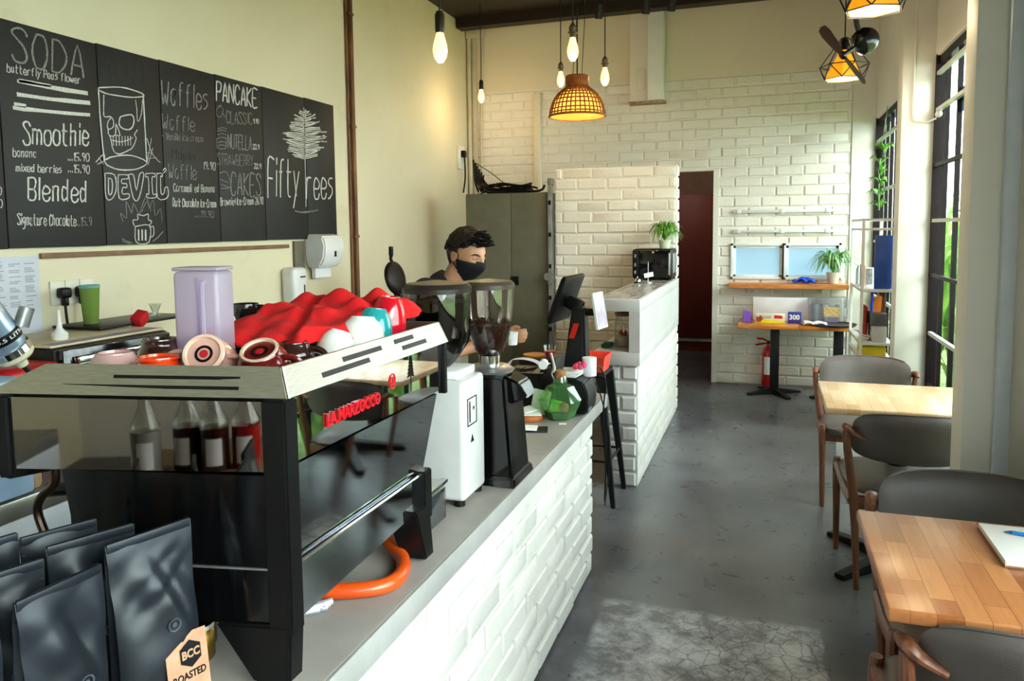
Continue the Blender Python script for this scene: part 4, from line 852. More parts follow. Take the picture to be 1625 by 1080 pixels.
c=cup('espresso_cup','large white cup with yellow and pink motif, upside down by the rail',(-.825,1.482,up(.078)),(PI+.12,.1,2.4),g_wh,.052,.08,.026)
b=BM()
for k,(a,z,s) in enumerate(((-.3,.02,.012),(.2,.03,.010),(-.7,.04,.009))): ball(b,(.050*math.cos(a-1.2),.050*math.sin(a-1.2),z+.03),(.003,s,s),2,(0,0,a-1.2))
P(b,'painted_motif',mat('yellow_motif','#c9a020','#7d4a7a',ns=60),c)
cup('espresso_cup','teal cup upside down near the far end of the rail',(-.83,1.55,up(.09)),(PI+.15,.05,2.4),g_te,.046,.098,.024)
cup('espresso_cup','crimson cup upside down at the end of the red cloth',(-.825,1.612,up(.112)),(PI+.1,-.05,2.4),g_re,.046,.118,.024)
t=T('glass_shaker','small glass jar of dark grounds behind the crimson cup','jar',(-.845,1.678,zc-.006))
b=BM(); lathe(b,[(.024,0),(.026,.005),(.026,.075)],20,caps=False); P(b,'jar_body',M_glass,t)
b=BM(); lathe(b,[(.022,.004),(.022,.045),(0,.047)],16); P(b,'grounds',mat('dark_grounds','#1d1712','#4a4038',ns=90,rough=.9),t)
# red cloth thrown over the cups
bumps=[(-1.06,1.42,.062,.085),(-.965,1.40,.060,.07),(-.89,1.37,.055,.05),(-1.10,1.54,.098,.085),(-1.0,1.51,.092,.08),(-.93,1.49,.085,.06),(-1.08,1.66,.110,.085),(-.97,1.63,.118,.075),(-.885,1.655,.122,.06),(-.895,1.575,.105,.05)]
def cl(u,v):
    a,c=u*2-1,v*2-1
    y=1.505+.215*a+(.012*math.sin(6*c+2)+.006*math.sin(13*c))*abs(a); x=-.985+.155*c-.016*math.sin(5*a)+.028*a+.012*math.sin(11*a)*max(0,c)
    sm=sum((k*math.exp(-(((x-p)**2+(y-q)**2)/(s_*s_))))**5 for p,q,k,s_ in bumps)**.2
    base=.048+.026*(a+1)
    h=(sm**6+base**6)**(1/6)
    ed=max(0,max(abs(a),abs(c))-.80)/.2
    f=.010*noise.noise((x*13,y*8,1.7))+.0035*noise.noise((x*30,y*17,4.1))
    q=(x+.97)+.45*(y-1.45); f-=.011*math.exp(-(q/.016)**2)+.008*math.exp(-((q+.09)/.02)**2)-.006*math.exp(-((q-.03)/.012)**2)
    h=h*(1-.42*ed**1.5)+f
    return (x,y,zc+.006+max(.004,h))
b=BM(); sheet(b,cl,90,70); sheet(b,lambda u,v:Vector(cl(u,v))-Vector((0,0,.003)),90,70); solo(b,'red_cloth',M_red,'bright red cloth draped over the cups on top of the espresso machine','cloth',(-.985,1.50,zc),angle=80)
t=T('plastic_canister','tall translucent lilac plastic container behind the cups','container',(-1.068,1.265,zc),.22)
M_lil=glass('milky_lilac_plastic','#e6dcee',.1,.5,'#dcd2e6')
b=BM(); bb(b,-.048,.048,-.036,.036,0,.192,.010,3); P(b,'canister_body',M_lil,t)
b=BM(); bb(b,-.049,.049,-.037,.037,.193,.20,.004); P(b,'lid',glass('milky_lilac_lid','#e6dcee',.1,.6,'#e2dae8'),t)
b=BM(); bb(b,.004,.010,-.040,-.0365,.02,.18,.002); tube(b,[(.02,-.0375,.17),(.02,-.045,.16),(.02,-.045,.06),(.02,-.0375,.05)],.005,8,smooth=3); P(b,'grip',M_lil,t)

# ---------------------------------------------------------------- grinders
OFF=Vector((.01,.03,0))
t=T('coffee_grinder','white coffee grinder with smoky bean hopper next to the espresso machine','grinder',(-.885,1.97,.76))
b=BM(); bb(b,-.995,-.777,1.885,2.055,.775,1.12,.014,3); P(b,'body',mat('white_grinder_enamel','#bcbcba','#c6c6c4',rough=.3,coat=.2),t,w=1)
b=BM(); bb(b,-.97,-.80,1.90,2.04,1.12,1.145,.006); P(b,'top_plate',M_wp,t,w=1)
for x in (-.975,-.80):
    for y in (1.905,2.035): b=BM(); cyl(b,(x,y,.76),.016,.016,14); P(b,'foot',M_black,t,w=1)
b=BM(); x=-.7766; fr=.0014
for y0,y1,z0,z1 in ((1.915,1.985,.985,.988),(1.915,1.985,1.062,1.065),(1.915,1.918,.985,1.065),(1.982,1.985,.985,1.065),(1.93,1.936,.995,1.055)): bb(b,x,x+fr,y0,y1,z0,z1)
text(b,'M',.016,face_M((x+.0006,1.962,1.03),(0,1,0),(0,0,1)),.0006); prism(b,[(-.012,0),(.012,0),(0,.022)],.0008,face_M((x,1.95,.935),(0,1,0),(0,0,1)))
P(b,'front_label',M_black,t,w=1,label='black printed label on the white side')
hc=(-.888,1.97)
b=BM(); lathe(b,[(.035,1.145),(.05,1.16),(.09,1.215),(.096,1.24),(.097,1.365)],40,(*hc,0),caps=False); P(b,'hopper',M_smokeglass,t,w=1)
b=BM(); lathe(b,[(.03,1.147),(.045,1.162),(.083,1.215),(.086,1.24),(.086,1.335),(0,1.34)],32,(*hc,0)); P(b,'inner_bin',mat('dark_translucent_plastic','#15120f','#1c1815',rough=.3),t,w=1)
b=BM(); lathe(b,[(.10,1.362),(.101,1.375),(.09,1.388),(.0,1.398)],40,(*hc,0)); P(b,'hopper_lid',mat('dark_brown_lid','#1e1a17','#2a2420',rough=.35),t,w=1)
t=T('coffee_grinder','black coffee grinder with clear cone hopper full of dark beans','grinder',(-.79,2.17,.76))
b=BM(); hexa(b,[(-.86,2.09,.775),(-.70,2.085,.775),(-.70,2.255,.775),(-.86,2.255,.775),(-.85,2.09,1.10),(-.725,2.09,1.10),(-.725,2.25,1.10),(-.85,2.25,1.10)],.012); hexa(b,[(-.872,2.075,.762),(-.69,2.07,.762),(-.69,2.265,.762),(-.872,2.265,.762),(-.866,2.08,.79),(-.695,2.08,.79),(-.695,2.26,.79),(-.866,2.26,.79)],.004); P(b,'body',M_blackg,t,w=1)
b=BM(); hexa(b,[(-.735,2.13,1.0),(-.665,2.13,1.03),(-.665,2.215,1.03),(-.735,2.215,1.0),(-.75,2.12,1.10),(-.69,2.12,1.075),(-.69,2.225,1.075),(-.75,2.225,1.10)],.006); P(b,'dosing_spout',M_blackg,t,w=1)
hc=(-.803,2.17)
b=BM(); lathe(b,[(.075,1.10),(.078,1.106),(.06,1.118),(.035,1.12)],32,(*hc,0)); P(b,'top_ring',M_alu,t,w=1)
b=BM(); lathe(b,[(.033,1.115),(.034,1.15),(.03,1.152)],28,(*hc,0)); P(b,'collar',M_chrome,t,w=1)
hp=[(.031,1.15),(.045,1.165),(.062,1.21),(.073,1.27),(.078,1.32),(.079,1.362)]
b=BM(); lathe(b,hp,40,(*hc,0),caps=False); P(b,'hopper',glass('hopper_clear_plastic','#d8cfc6',.3),t,w=1)
b=BM(); r_=random.Random(4)
bn=0
lathe(b,[(.026,1.153),(.041,1.168),(.057,1.21),(.064,1.245),(0,1.25)],24,(*hc,0))
for k in range(330):
    if k<230: 
        z=r_.uniform(1.158,1.252); a=r_.uniform(0,2*PI); rr_=.028+(.066-.028)*((z-1.15)/.1)**.75; x,y=rr_*math.cos(a),rr_*math.sin(a)
    else:
        a=r_.uniform(0,2*PI); q=.062*math.sqrt(r_.random()); x,y=q*math.cos(a),q*math.sin(a); z=1.252+.008*r_.random()
    ball(b,(hc[0]+x,hc[1]+y,z),(.0052,.0036,.003),1,(r_.uniform(0,6),r_.uniform(0,6),r_.uniform(0,6)))
P(b,'coffee_beans',mat('dark_roast_beans','#2a130a','#4a2614',rough=.35,ns=50),t,w=1)['kind']='stuff'
b=BM(); lathe(b,[(.081,1.358),(.082,1.372),(.073,1.382),(.0,1.39)],40,(*hc,0)); P(b,'hopper_lid',mat('smoky_brown_lid','#3a322b','#4a4138',rough=.3),t,w=1)
# ---------------------------------------------------------------- far end of the service counter
OFF=Vector((-.008,.205,.0))
t=T('pos_terminal','black till terminal with tilted screen, customer display and red sticker','till',(-.77,3.1,.76))
b=BM(); hexa(b,[(-.865,3.03,.762),(-.70,3.03,.762),(-.70,3.2,.762),(-.865,3.2,.762),(-.85,3.05,.80),(-.715,3.05,.80),(-.715,3.19,.80),(-.85,3.19,.80)],.01)
hexa(b,[(-.845,3.05,.80),(-.72,3.05,.80),(-.72,3.17,.80),(-.845,3.17,.80),(-.79,3.06,1.20),(-.735,3.06,1.19),(-.735,3.15,1.19),(-.79,3.15,1.20)],.012); P(b,'stand',mat('black_satin_plastic','#0e0e10','#151518',rough=.35),t,w=1)
def plate(b,c,along,up,w_,h_,th,bev=.006):
    M=face_M(c,along,up); tt=BM(); box(tt,(0,0,0),(w_,h_,th),bev); merge(b,tt,M)
sc_c=(-.838,3.15,1.225); 
b=BM(); plate(b,sc_c,(.08,1,0),(.36,0,.93),.27,.225,.022); P(b,'screen',M_black,t,w=1)
b=BM(); plate(b,(-.85,3.15,1.23),(.08,1,0),(.36,0,.93),.25,.2,.004,.001); P(b,'glass_front',mat('dark_screen_glass','#0a0d14','#0e121b',rough=.08),t,w=1)
b=BM(); box(b,(-.79,3.12,1.2),(.075,.06,.06),.01,(0,.5,0)); P(b,'screen_hinge',M_black,t,w=1)
b=BM(); plate(b,(-.675,3.115,1.175),(.15,1,0),(-.17,0,1),.125,.165,.014,.004); P(b,'customer_display',M_wp,t,w=1)
b=BM(); plate(b,(-.667,3.114,1.177),(.15,1,0),(-.17,0,1),.105,.14,.001,.0003); P(b,'display_picture',mat('display_picture','#c9ccd8','#a98fa6',rough=.3,ns=14),t,w=1)
b=BM(); box(b,(-.715,3.11,1.17),(.06,.05,.035),.006); P(b,'display_arm',M_black,t,w=1)
b=BM(); hexa(b,[(-.80,3.046,1.055),(-.775,3.046,1.055),(-.775,3.05,1.055),(-.80,3.05,1.055),(-.779,3.050,1.12),(-.754,3.050,1.12),(-.754,3.055,1.12),(-.779,3.055,1.12)]); P(b,'red_sticker',M_redp,t,w=1,label='red sticker on the black stand')
OFF=Vector((.01,.03,0))
t=T('label_printer','black rounded printer at the end of the counter under white papers','printer',(-.75,2.98,.76))
b=BM(); M=Matrix(((0,0,1,0),(1,0,0,0),(0,1,0,0),(0,0,0,1)))
pr=[(-.062,0),(.06,0),(.068,.02),(.068,.09),(.05,.135),(.01,.15),(-.055,.15),(-.065,.14)]
hexq=face_M((-.765,3.02,.763),(1,0,0),(0,0,1)); prism(b,[(x,z) for x,z in pr],.0001,hexq)
b.free(); b=BM(); prism(b,pr,.165,face_M((-.752,3.18,.764),(1,0,0),(0,0,1)),.006); P(b,'housing',mat('dark_grey_housing','#15171a','#1d2024',rough=.4),t,w=1)
b=BM(); prism(b,[(x*.93,z*.93+.005) for x,z in pr],.012,face_M((-.752,3.02,.764),(1,0,0),(0,0,1)),.003); P(b,'front_cover',M_black,t,w=1)
b=BM(); bb(b,-.70,-.684,3.04,3.09,.765,.80,.003); P(b,'switch_block',M_alu,t,w=1)
b=BM(); tube(b,[(-.70,3.2,.9),(-.68,3.235,.93),(-.66,3.26,.85),(-.672,3.27,.70),(-.662,3.28,.45),(-.67,3.285,.3),(-.662,3.28,.45),(-.655,3.27,.7)],.0035,6,smooth=5); tube(b,[(-.71,3.22,.88),(-.68,3.25,.8),(-.652,3.29,.62),(-.66,3.33,.42),(-.668,3.285,.28)],.003,6,smooth=5); P(b,'cable',M_black,t,w=1)
b=BM(); 
for k in range(4): box(b,(-.775+.003*k,3.09,.9185+.006*k),(.085,.12,.0045),.001,(0,0,.1*k-.1))
solo(b,'paper_stack',M_wpaper,'small stack of white slips on top of the black printer','papers',(-.775,3.09,.916))
b=BM(); lathe(b,[(.008,.0),(.03,.0),(.031,.002),(.031,.078),(.03,.08),(.008,.08)],24,(-.708,3.15,.905)); solo(b,'paper_roll',M_wpaper,'white paper roll standing behind the customer display','paper roll',(-.708,3.15,.905))
t=T('receipt_printer','black receipt printer with a long white paper strip on top','printer',(-.98,3.1,.76))
b=BM(); hexa(b,[(-1.06,3.02,.763),(-.885,3.02,.763),(-.885,3.2,.763),(-1.06,3.2,.763),(-1.06,3.05,.915),(-.885,3.05,.915),(-.885,3.2,.93),(-1.06,3.2,.93)],.008); P(b,'housing',M_black,t,w=1)
b=BM(); 
for k in range(3): hexa(b,[(-1.05+k*.055,3.045,.918),(-1.0+k*.055,3.045,.918),(-1.0+k*.055,3.15,.927),(-1.05+k*.055,3.15,.927),(-1.05+k*.055,3.045,.922),(-1.0+k*.055,3.045,.922),(-1.0+k*.055,3.15,.931),(-1.05+k*.055,3.15,.931)])
P(b,'key_cover',M_blackg,t,w=1)
b=BM(); 
def strip(u,v): 
    x=-1.10+.2*u; return (x,3.17+.05*(v-.5)+.02*u,.94+.022*math.sin(PI*min(1,u*1.3))**.6-(.05*(1-u*6)**2 if u<.16 else 0))
sheet(b,strip,18,2,.0015); P(b,'paper_strip',M_wpaper,t,w=1)
b=BM(); lathe(b,[(.02,0),(.02,.05)],20,M=TR((-.91,3.14,.952),(PI/2,0,.2))); P(b,'paper_roll',M_wpaper,t,w=1)
b=BM(); bb(b,-1.08,-.90,3.3,3.5,.762,.94,.006); solo(b,'cash_box',M_blackm,'plain black box behind the till on the counter','box',(-.99,3.4,.762))
t=T('sauce_glass','small glass with red sauce on the black box behind the till','glass',(-.945,3.36,.9405))
b=BM(); lathe(b,[(.022,0),(.03,.055)],20,caps=False); P(b,'glass_wall',M_glass,t)
b=BM(); lathe(b,[(.02,.001),(.026,.03),(0,.031)],18); P(b,'sauce',M_redp,t)
b=BM(); lathe(b,[(.05,0),(.052,.008),(.0,.009)],24,(-1.03,3.38,.9405)); solo(b,'wooden_saucer',mat('amber_wood','#b36a1c','#c47a28',rough=.5),'round amber wooden disc on the black box beside the sauce glass','saucer',(-1.03,3.38,.9405))
# terrarium
t=T('terrarium','green geometric glass bottle with corked neck and small treats inside','terrarium',(-.785,2.95,.761))
b=BM(); lathe(b,[(.055,0),(.088,.075),(.055,.135),(.024,.148),(.024,.168)],6,M=TR((0,0,0),(0,0,.25)),caps=False); P(b,'glass_body',glass('green_tinted_glass','#c4efbc',.3,.22,'#8ad088'),t,angle=10)
b=BM(); lathe(b,[(.024,.15),(.03,.152),(.028,.17),(.024,.178)],24,caps=False); P(b,'neck',M_glass,t)
b=BM(); lathe(b,[(.022,.165),(.024,.20),(0,.201)],20); P(b,'cork',mat('cork_brown','#8a6238','#a67c4c',rough=.9,ns=60),t)
b=BM(); lathe(b,[(.05,.003),(.062,.03),(.0,.04)],6,M=TR((0,0,0),(0,0,.25))); P(b,'filling',mat('mossy_filling','#3b7a2e','#5f5a24',rough=.8,ns=40),t)
b=BM(); box(b,(-.01,-.03,.055),(.05,.012,.05),.004,(0,.2,.2)); P(b,'green_sachet',mat('lime_sachet','#6fb52e','#cfd84a',rough=.4,ns=40),t)
b=BM(); ball(b,(.025,-.035,.052),(.022,.014,.024),2); P(b,'orange_sweet',mat('orange_sweet','#c9572a','#d97038',rough=.5,ns=40),t)
b=BM(); tube(b,[(-.024,0,.16),(-.035,-.005,.185),(-.022,-.012,.205),(-.03,0,.235),(-.04,.0,.27)],[.007,.006,.01,.007,.009],8,smooth=3,flat=.5); P(b,'ribbon',M_wp,t)
b=BM(); r_=random.Random(8)
for k in range(7): ball(b,(-.73+r_.uniform(-.022,.022),3.06+r_.uniform(-.02,.02),.957+r_.uniform(0,.02)),.014,2)
solo(b,'pompom_cluster',mat('pink_pompom','#d4113e','#e86a94',rough=.9,ns=30),'cluster of red and pink pompoms on the white slips','pompoms',(-.73,3.06,.942))
b=BM(); box(b,(-.88,2.985,.815),(.08,.003,.10),0,(-.25,.1,-.2)); solo(b,'folded_card',mat('pale_green_card','#d3ddc9','#e2eadb',rough=.7),'pale green folded card leaning behind the terrarium','card',(-.88,2.985,.765))
b=BM(); lathe(b,[(.055,0),(.057,.006),(.055,.018),(.0,.018)],28,(-.905,2.90,.761)); solo(b,'wooden_coaster',mat('orange_wood_disc','#a8541f','#c06c30',rough=.5,ns=20),'round orange wood coaster with papers on it, left of the terrarium','coaster',(-.905,2.90,.761))
b=BM(); box(b,(-.905,2.91,.784),(.09,.08,.004),.001,(.05,.02,.4)); box(b,(-.92,2.93,.792),(.06,.06,.004),.001,(.12,-.1,.9)); solo(b,'loose_slips',M_wpaper,'crumpled white slips on the wooden coaster','papers',(-.905,2.91,.781))
b=BM(); box(b,(-.845,2.735,.764),(.13,.075,.005),.001,(0,0,.25)); nb=solo(b,'black_clip_folder',M_black,'thin black bill folder lying on the counter before the coaster','folder',(-.845,2.735,.7615))
b=BM(); box(b,(-.862,2.735,.769),(.08,.075,.002),0,(0,.04,.22)); solo(b,'white_slip',M_wpaper,'white slip of paper on the black bill folder','paper',(-.862,2.735,.768))
b=BM(); box(b,(-.75,2.855,.7618),(.03,.02,.0015),0,(0,0,.3)); solo(b,'paper_scrap',M_wpaper,'tiny white paper scrap on the counter edge before the terrarium','paper',(-.75,2.855,.7612))
# stool at the end of the counter
t=T('metal_stool','black metal stool with splayed legs in the gap between the counters','stool',(-.97,4.17,0))
b=BM(); bb(b,-1.11,-.83,4.03,4.31,.715,.745,.012); P(b,'seat',M_blackm,t,w=1)
for sx in (-1,1):
    for sy in (-1,1):
        b=BM(); x0,y0=-.97+sx*.12,4.17+sy*.12; x1,y1=-.97+sx*.20,4.17+sy*.165; hexa(b,[(x1-.012,y1-.012,0),(x1+.012,y1-.012,0),(x1+.012,y1+.012,0),(x1-.012,y1+.012,0),(x0-.024,y0-.02,.716),(x0+.024,y0-.02,.716),(x0+.024,y0+.02,.716),(x0-.024,y0+.02,.716)]); P(b,'leg',M_blackm,t,w=1)
b=BM(); 
for z,k in ((.25,.175),): 
    p=[(-.97-k,4.17-.15,z),(-.97+k,4.17-.15,z),(-.97+k,4.17+.15,z),(-.97-k,4.17+.15,z)]
    for i in range(4): tube(b,[p[i],p[(i+1)%4]],.007,8)
P(b,'stretcher',M_blackm,t,w=1)
t=T('plastic_basket','red-orange plastic basket with papers on the stool behind the till','basket',(-.885,4.12,.746))
b=BM()
for a in ([(-.05,-.08),(.05,-.08)],[(.05,-.08),(.05,.08)],[(.05,.08),(-.05,.08)],[(-.05,.08),(-.05,-.08)]):
    (x0,y0),(x1,y1)=a; k=1.22; hexa(b,[(x0,y0,0),(x1,y1,0),(x1*.97,y1*.97,0),(x0*.97,y0*.97,0),(x0*k,y0*k,.085),(x1*k,y1*k,.085),(x1*k*.97,y1*k*.97,.085),(x0*k*.97,y0*k*.97,.085)])
bb(b,-.05,.05,-.08,.08,0,.004); P(b,'basket_body',mat('coral_plastic','#dd3a28','#e84c38',rough=.4),t)
b=BM(); k=1.24; p=[(-.05*k,-.08*k,.087),(.05*k,-.08*k,.087),(.05*k,.08*k,.087),(-.05*k,.08*k,.087)]; tube(b,p,.005,8,closed=True); P(b,'rim',mat('coral_plastic','#dd3a28'),t)
OFF=Vector((.02,0,.012))
# ---------------------------------------------------------------- barista
ROT=TR((-1.335,3.3,1.412))@Matrix.Rotation(math.radians(-20),4,'Z')@Matrix.Rotation(math.radians(17),4,'Y')
def headsurf(d,k=1.0):
    """direction -> point on the head, face towards +X"""
    x,y,z=d.normalized()
    a,bb_,c=.098,.077,.117
    q=Vector((x*a,y*bb_,z*c))
    if z<0:
        f=-z; q.y*=1-.36*f**1.3; 
        if x<0: q.x*=1-.45*f
        else: q.x*=1+.05*f-.12*f*f; 
    if x>.55 and z<.35: q.x+=.004*math.exp(-((z+.75)/.25)**2)          # chin
    for s in (-1,1):                                                     # eye sockets
        q.x-=.010*math.exp(-(((y-s*.36)/.17)**2+((z-.06)/.11)**2)) if x>0 else 0
    q.x+=.005*math.exp(-(((z-.22)/.09)**2+(y/.5)**2)) if x>0 else 0      # brow
    return q*k
hb=BM(); bmesh.ops.create_icosphere(hb,subdivisions=5,radius=1)
for v in hb.verts: v.co=headsurf(v.co)
# nose, lips, ears
tube(hb,[(.092,0,.022),(.104,0,-.004),(.112,0,-.024),(.096,0,-.036)],[.008,.011,.0135,.007],10,smooth=3)
for s in (-1,1): ball(hb,(.099,s*.011,-.029),(.009,.008,.007),2)
ball(hb,(.086,0,-.060),(.012,.024,.006),2); ball(hb,(.085,0,-.070),(.011,.02,.006),2)
for s in (-1,1): 
    lathe(hb,[(.0,0),(.016,.0),(.018,.004),(.015,.008),(.008,.005),(0,.004)],18,M=TR((-.008,s*.073,-.004),(s*-PI/2+ -.0,0,.0),(1,1.65,1.3)))
hb.transform(ROT)
body=hb
def limb(pts,rs,sm=4,flat=1): tube(body,pts,rs,14,smooth=sm,flat=flat)
NB=(-1.405,3.3,1.27)
limb([(-1.43,3.3,1.23),(-1.40,3.3,1.30),(-1.365,3.3,1.36)],[.06,.053,.055])
def torso(b,e=0):
    t=BM(); prof=[((-1.585,3.3,.80),.10,.155),((-1.585,3.3,.90),.115,.17),((-1.575,3.3,1.0),.105,.155),((-1.55,3.3,1.10),.115,.165),((-1.515,3.3,1.19),.118,.185),((-1.47,3.3,1.25),.09,.165),((-1.435,3.3,1.285),.062,.085)]
    rings=[]
    for c,rx,ry in prof: rings.append([t.verts.new((c[0]+(rx+e)*math.cos(2*PI*i/24),c[1]+(ry+e)*math.sin(2*PI*i/24),c[2])) for i in range(24)])
    for p,q in zip(rings,rings[1:]):
        for i in range(24): t.faces.new((p[i],p[(i+1)%24],q[(i+1)%24],q[i]))
    t.faces.new(rings[0][::-1]); t.faces.new(rings[-1]); merge(b,t)
torso(body)
HN={-1:(-1.165,3.235,1.005),1:(-1.105,3.345,1.03)}
ARM={}
for s in (-1,1):
    sh=(-1.475,3.3+s*.175,1.225); el=(-1.46,3.3+s*.245,.975) ; wr=Vector(HN[s])+Vector((-.075,s*.03,-.005))
    ARM[s]=(sh,el,wr); limb([(-1.49,3.3+s*.10,1.235),sh,el,tuple(wr)],[.055,.052,.038,.026],5)
    # hand: palm, four bent fingers, thumb
    w_=wr; fd=(Vector(HN[s])-w_).normalized(); sd_=Vector((0,0,1)); nn=fd.cross(sd_)*s
    limb([tuple(w_),tuple(w_+fd*.03),tuple(w_+fd*.075)],[.024,.033,.036],3,.62)
    for k,ln in enumerate((.9,1.0,.95,.75)):
        off=sd_*(.026-.0175*k); p0=w_+fd*.07+off; p1=p0+fd*.034*ln+nn*-.004; p2=p1+fd*.012*ln-nn*.026*ln; p3=p2-fd*.016*ln-nn*.014*ln
        tube(body,[p0,p1,p2,p3],[.0095,.0092,.0085,.0075],8,smooth=3)
    p0=w_+fd*.03+sd_*.022-nn*.008; tube(body,[p0,p0+fd*.025+sd_*.018-nn*.012,p0+fd*.05+sd_*.012-nn*.02],[.012,.0105,.0085],8,smooth=3)
for s in (-1,1):
    limb([(-1.58,3.3+s*.09,.90),(-1.575,3.3+s*.10,.70),(-1.57,3.3+s*.105,.47),(-1.585,3.3+s*.11,.25),(-1.59,3.3+s*.112,.085)],[.088,.08,.056,.052,.036],4)
    limb([(-1.62,3.3+s*.112,.05),(-1.55,3.3+s*.115,.045),(-1.44,3.3+s*.12,.025)],[.036,.04,.024],3,.8)
def remesh(bm,vox,it=6):
    me=bpy.data.meshes.new('r'); bm.to_mesh(me); bm.free(); o=bpy.data.objects.new('r',me); COL.objects.link(o)
    m=o.modifiers.new('v','REMESH'); m.mode='VOXEL'; m.voxel_size=vox; s_=o.modifiers.new('s','SMOOTH'); s_.factor=.4; s_.iterations=it
    dg=bpy.context.evaluated_depsgraph_get(); m2=bpy.data.meshes.new_from_object(o.evaluated_get(dg)); bpy.data.objects.remove(o); b=BM(); b.from_mesh(m2); bpy.data.meshes.remove(m2); return b
t=T('person','person in a black shirt and black face mask looking down behind the grinders','person',(-1.55,3.3,0))
P(remesh(body,.0055,3),'body',M_skin,t,w=1,angle=180)
b=BM(); torso(b,.014)
for s in (-1,1):
    sh,el,wr=ARM[s]; e2=Vector(sh).lerp(Vector(el),.98); tube(b,[(-1.49,3.3+s*.09,1.235),sh,tuple(e2)],[.07,.068,.056],14,smooth=5)
tube(b,[(-1.455,3.3,1.255),(-1.415,3.3,1.30)],[.088,.068],18); b=remesh(b,.011,5)
P(b,'shirt',mat('black_shirt_cloth','#17141a','#201c22',rough=.85,bump=.2,bs=180),t,w=1,angle=180)
b=BM(); hexr=[]
for s in (-1,1): tube(b,[(-1.585,3.3+s*.07,.93),(-1.58,3.3+s*.095,.80),(-1.575,3.3+s*.10,.6),(-1.575,3.3+s*.105,.42),(-1.588,3.3+s*.112,.1)],[.105,.103,.085,.07,.058],16,smooth=4)
b=remesh(b,.012,5); P(b,'trousers',mat('dark_trousers','#1b1d24','#23262e',rough=.85),t,w=1,angle=180)
for s in (-1,1):
    b=BM(); tube(b,[(-1.64,3.3+s*.112,.042),(-1.55,3.3+s*.115,.045),(-1.42,3.3+s*.12,.03)],[.042,.047,.03],14,smooth=4,flat=.85); P(b,'shoe',M_black,t,w=1)
# hair: cap plus tufts
def shell(cond,k,noise_amt,th):
    h=BM(); bmesh.ops.create_icosphere(h,subdivisions=5,radius=1)
    dead=[v for v in h.verts if not cond(v.co)]; bmesh.ops.delete(h,geom=dead,context='VERTS')
    for v in h.verts:
        d=v.co.copy(); n=noise.noise(d*7)*noise_amt; q=headsurf(d); v.co=q+q.normalized()*(k+n)
    bmesh.ops.solidify(h,geom=h.faces[:],thickness=th); return h
hair=shell(lambda d:d.z>(.44+.10*d.x if d.x>.25 else .36-.1*abs(d.y) if d.x>-.4 else .05),.011,.006,-.009)
r_=random.Random(3)
for k in range(900):
    a=r_.uniform(0,2*PI); zz=r_.uniform(.38,1); rr_=math.sqrt(1-zz*zz); d=Vector((rr_*math.cos(a),rr_*math.sin(a),zz))
    if d.x>.35 and d.z<.52: continue
    p=headsurf(d)*1.03; fw=Vector((.034,r_.uniform(-.006,.006),.010 if d.x>.3 else -.004))+d*.012; l=r_.uniform(.45,.95)*(1.15 if d.x>.3 else .6)
    tube(hair,[p,p+d*.010*l+fw*.4*l,p+d*.008*l+fw*l],[.0045,.004,.001],5,smooth=2)
hair.transform(ROT); P(hair,'hair',mat('black_hair','#080606','#110d0c',rough=.5,ns=60),t,w=1,angle=60)
b=shell(lambda d:d.x<.15 and d.z>-.35-.35*(d.x<-.3) and d.z<.45 and not(abs(d.y)>.72 and d.z<.12 and d.x>-.32),.0025,.001,-.004); b.transform(ROT); P(b,'cropped_hair',mat('cropped_dark_hair','#2a1f1a','#3a2c24',rough=.8,ns=150),t,w=1,angle=180)
b=shell(lambda d:d.x>.12 and d.z<-.06+.10*max(0,d.x-.5)*1.5 and d.z>-.93,.007,0,-.003)
for v in b.verts: v.co.x+=.020*math.exp(-((v.co.y/.03)**2+((v.co.z+.03)/.04)**2))
b.transform(ROT); P(b,'face_mask',mat('black_mask_cloth','#0c0d11','#14161b',rough=.8),t,w=1,angle=180)
b=BM()
for s in (-1,1): tube(b,[headsurf(Vector((.16,s*.9,-.12)))*1.06,(.02,s*.079,.01),(-.01,s*.079,.03),(-.022,s*.077,.0),(-.01,s*.074,-.03),headsurf(Vector((.16,s*.8,-.6)))*1.06],.0018,6,smooth=4)
b.transform(ROT); P(b,'mask_strap',M_black,t,w=1)
b=BM()
for s in (-1,1): tube(b,[headsurf(Vector((.86,s*.20,.19)))*1.015,headsurf(Vector((.80,s*.42,.24)))*1.02,headsurf(Vector((.68,s*.60,.17)))*1.015],[.003,.0042,.002],6,smooth=3,flat=.8)
b.transform(ROT); P(b,'eyebrow',M_black,t,w=1)
b=BM()
for s in (-1,1): tube(b,[headsurf(Vector((.88,s*.24,.055)))*1.004,headsurf(Vector((.84,s*.37,.04)))*1.012,headsurf(Vector((.76,s*.50,.06)))*1.004],[.002,.0036,.0015],6,smooth=3); 
b.transform(ROT); P(b,'eyelash',M_black,t,w=1)
b=BM()
for s in (-1,1): ball(b,headsurf(Vector((.84,s*.37,.075)))*.985,(.008,.012,.008),2)
b.transform(ROT); P(b,'eyelid',M_skin,t,w=1)
OFF=Vector((.02,0,.012))
b=BM(); lathe(b,[(.022,0),(.027,.06),(.0255,.06),(.021,.004),(0,.004)],20,(-1.10,3.27,1.0)); solo(b,'paper_cup',M_wpaper,'small white cup held in the hands of the person behind the counter','cup',(-1.10,3.27,1.0))
OFF=Vector((0,0,0))

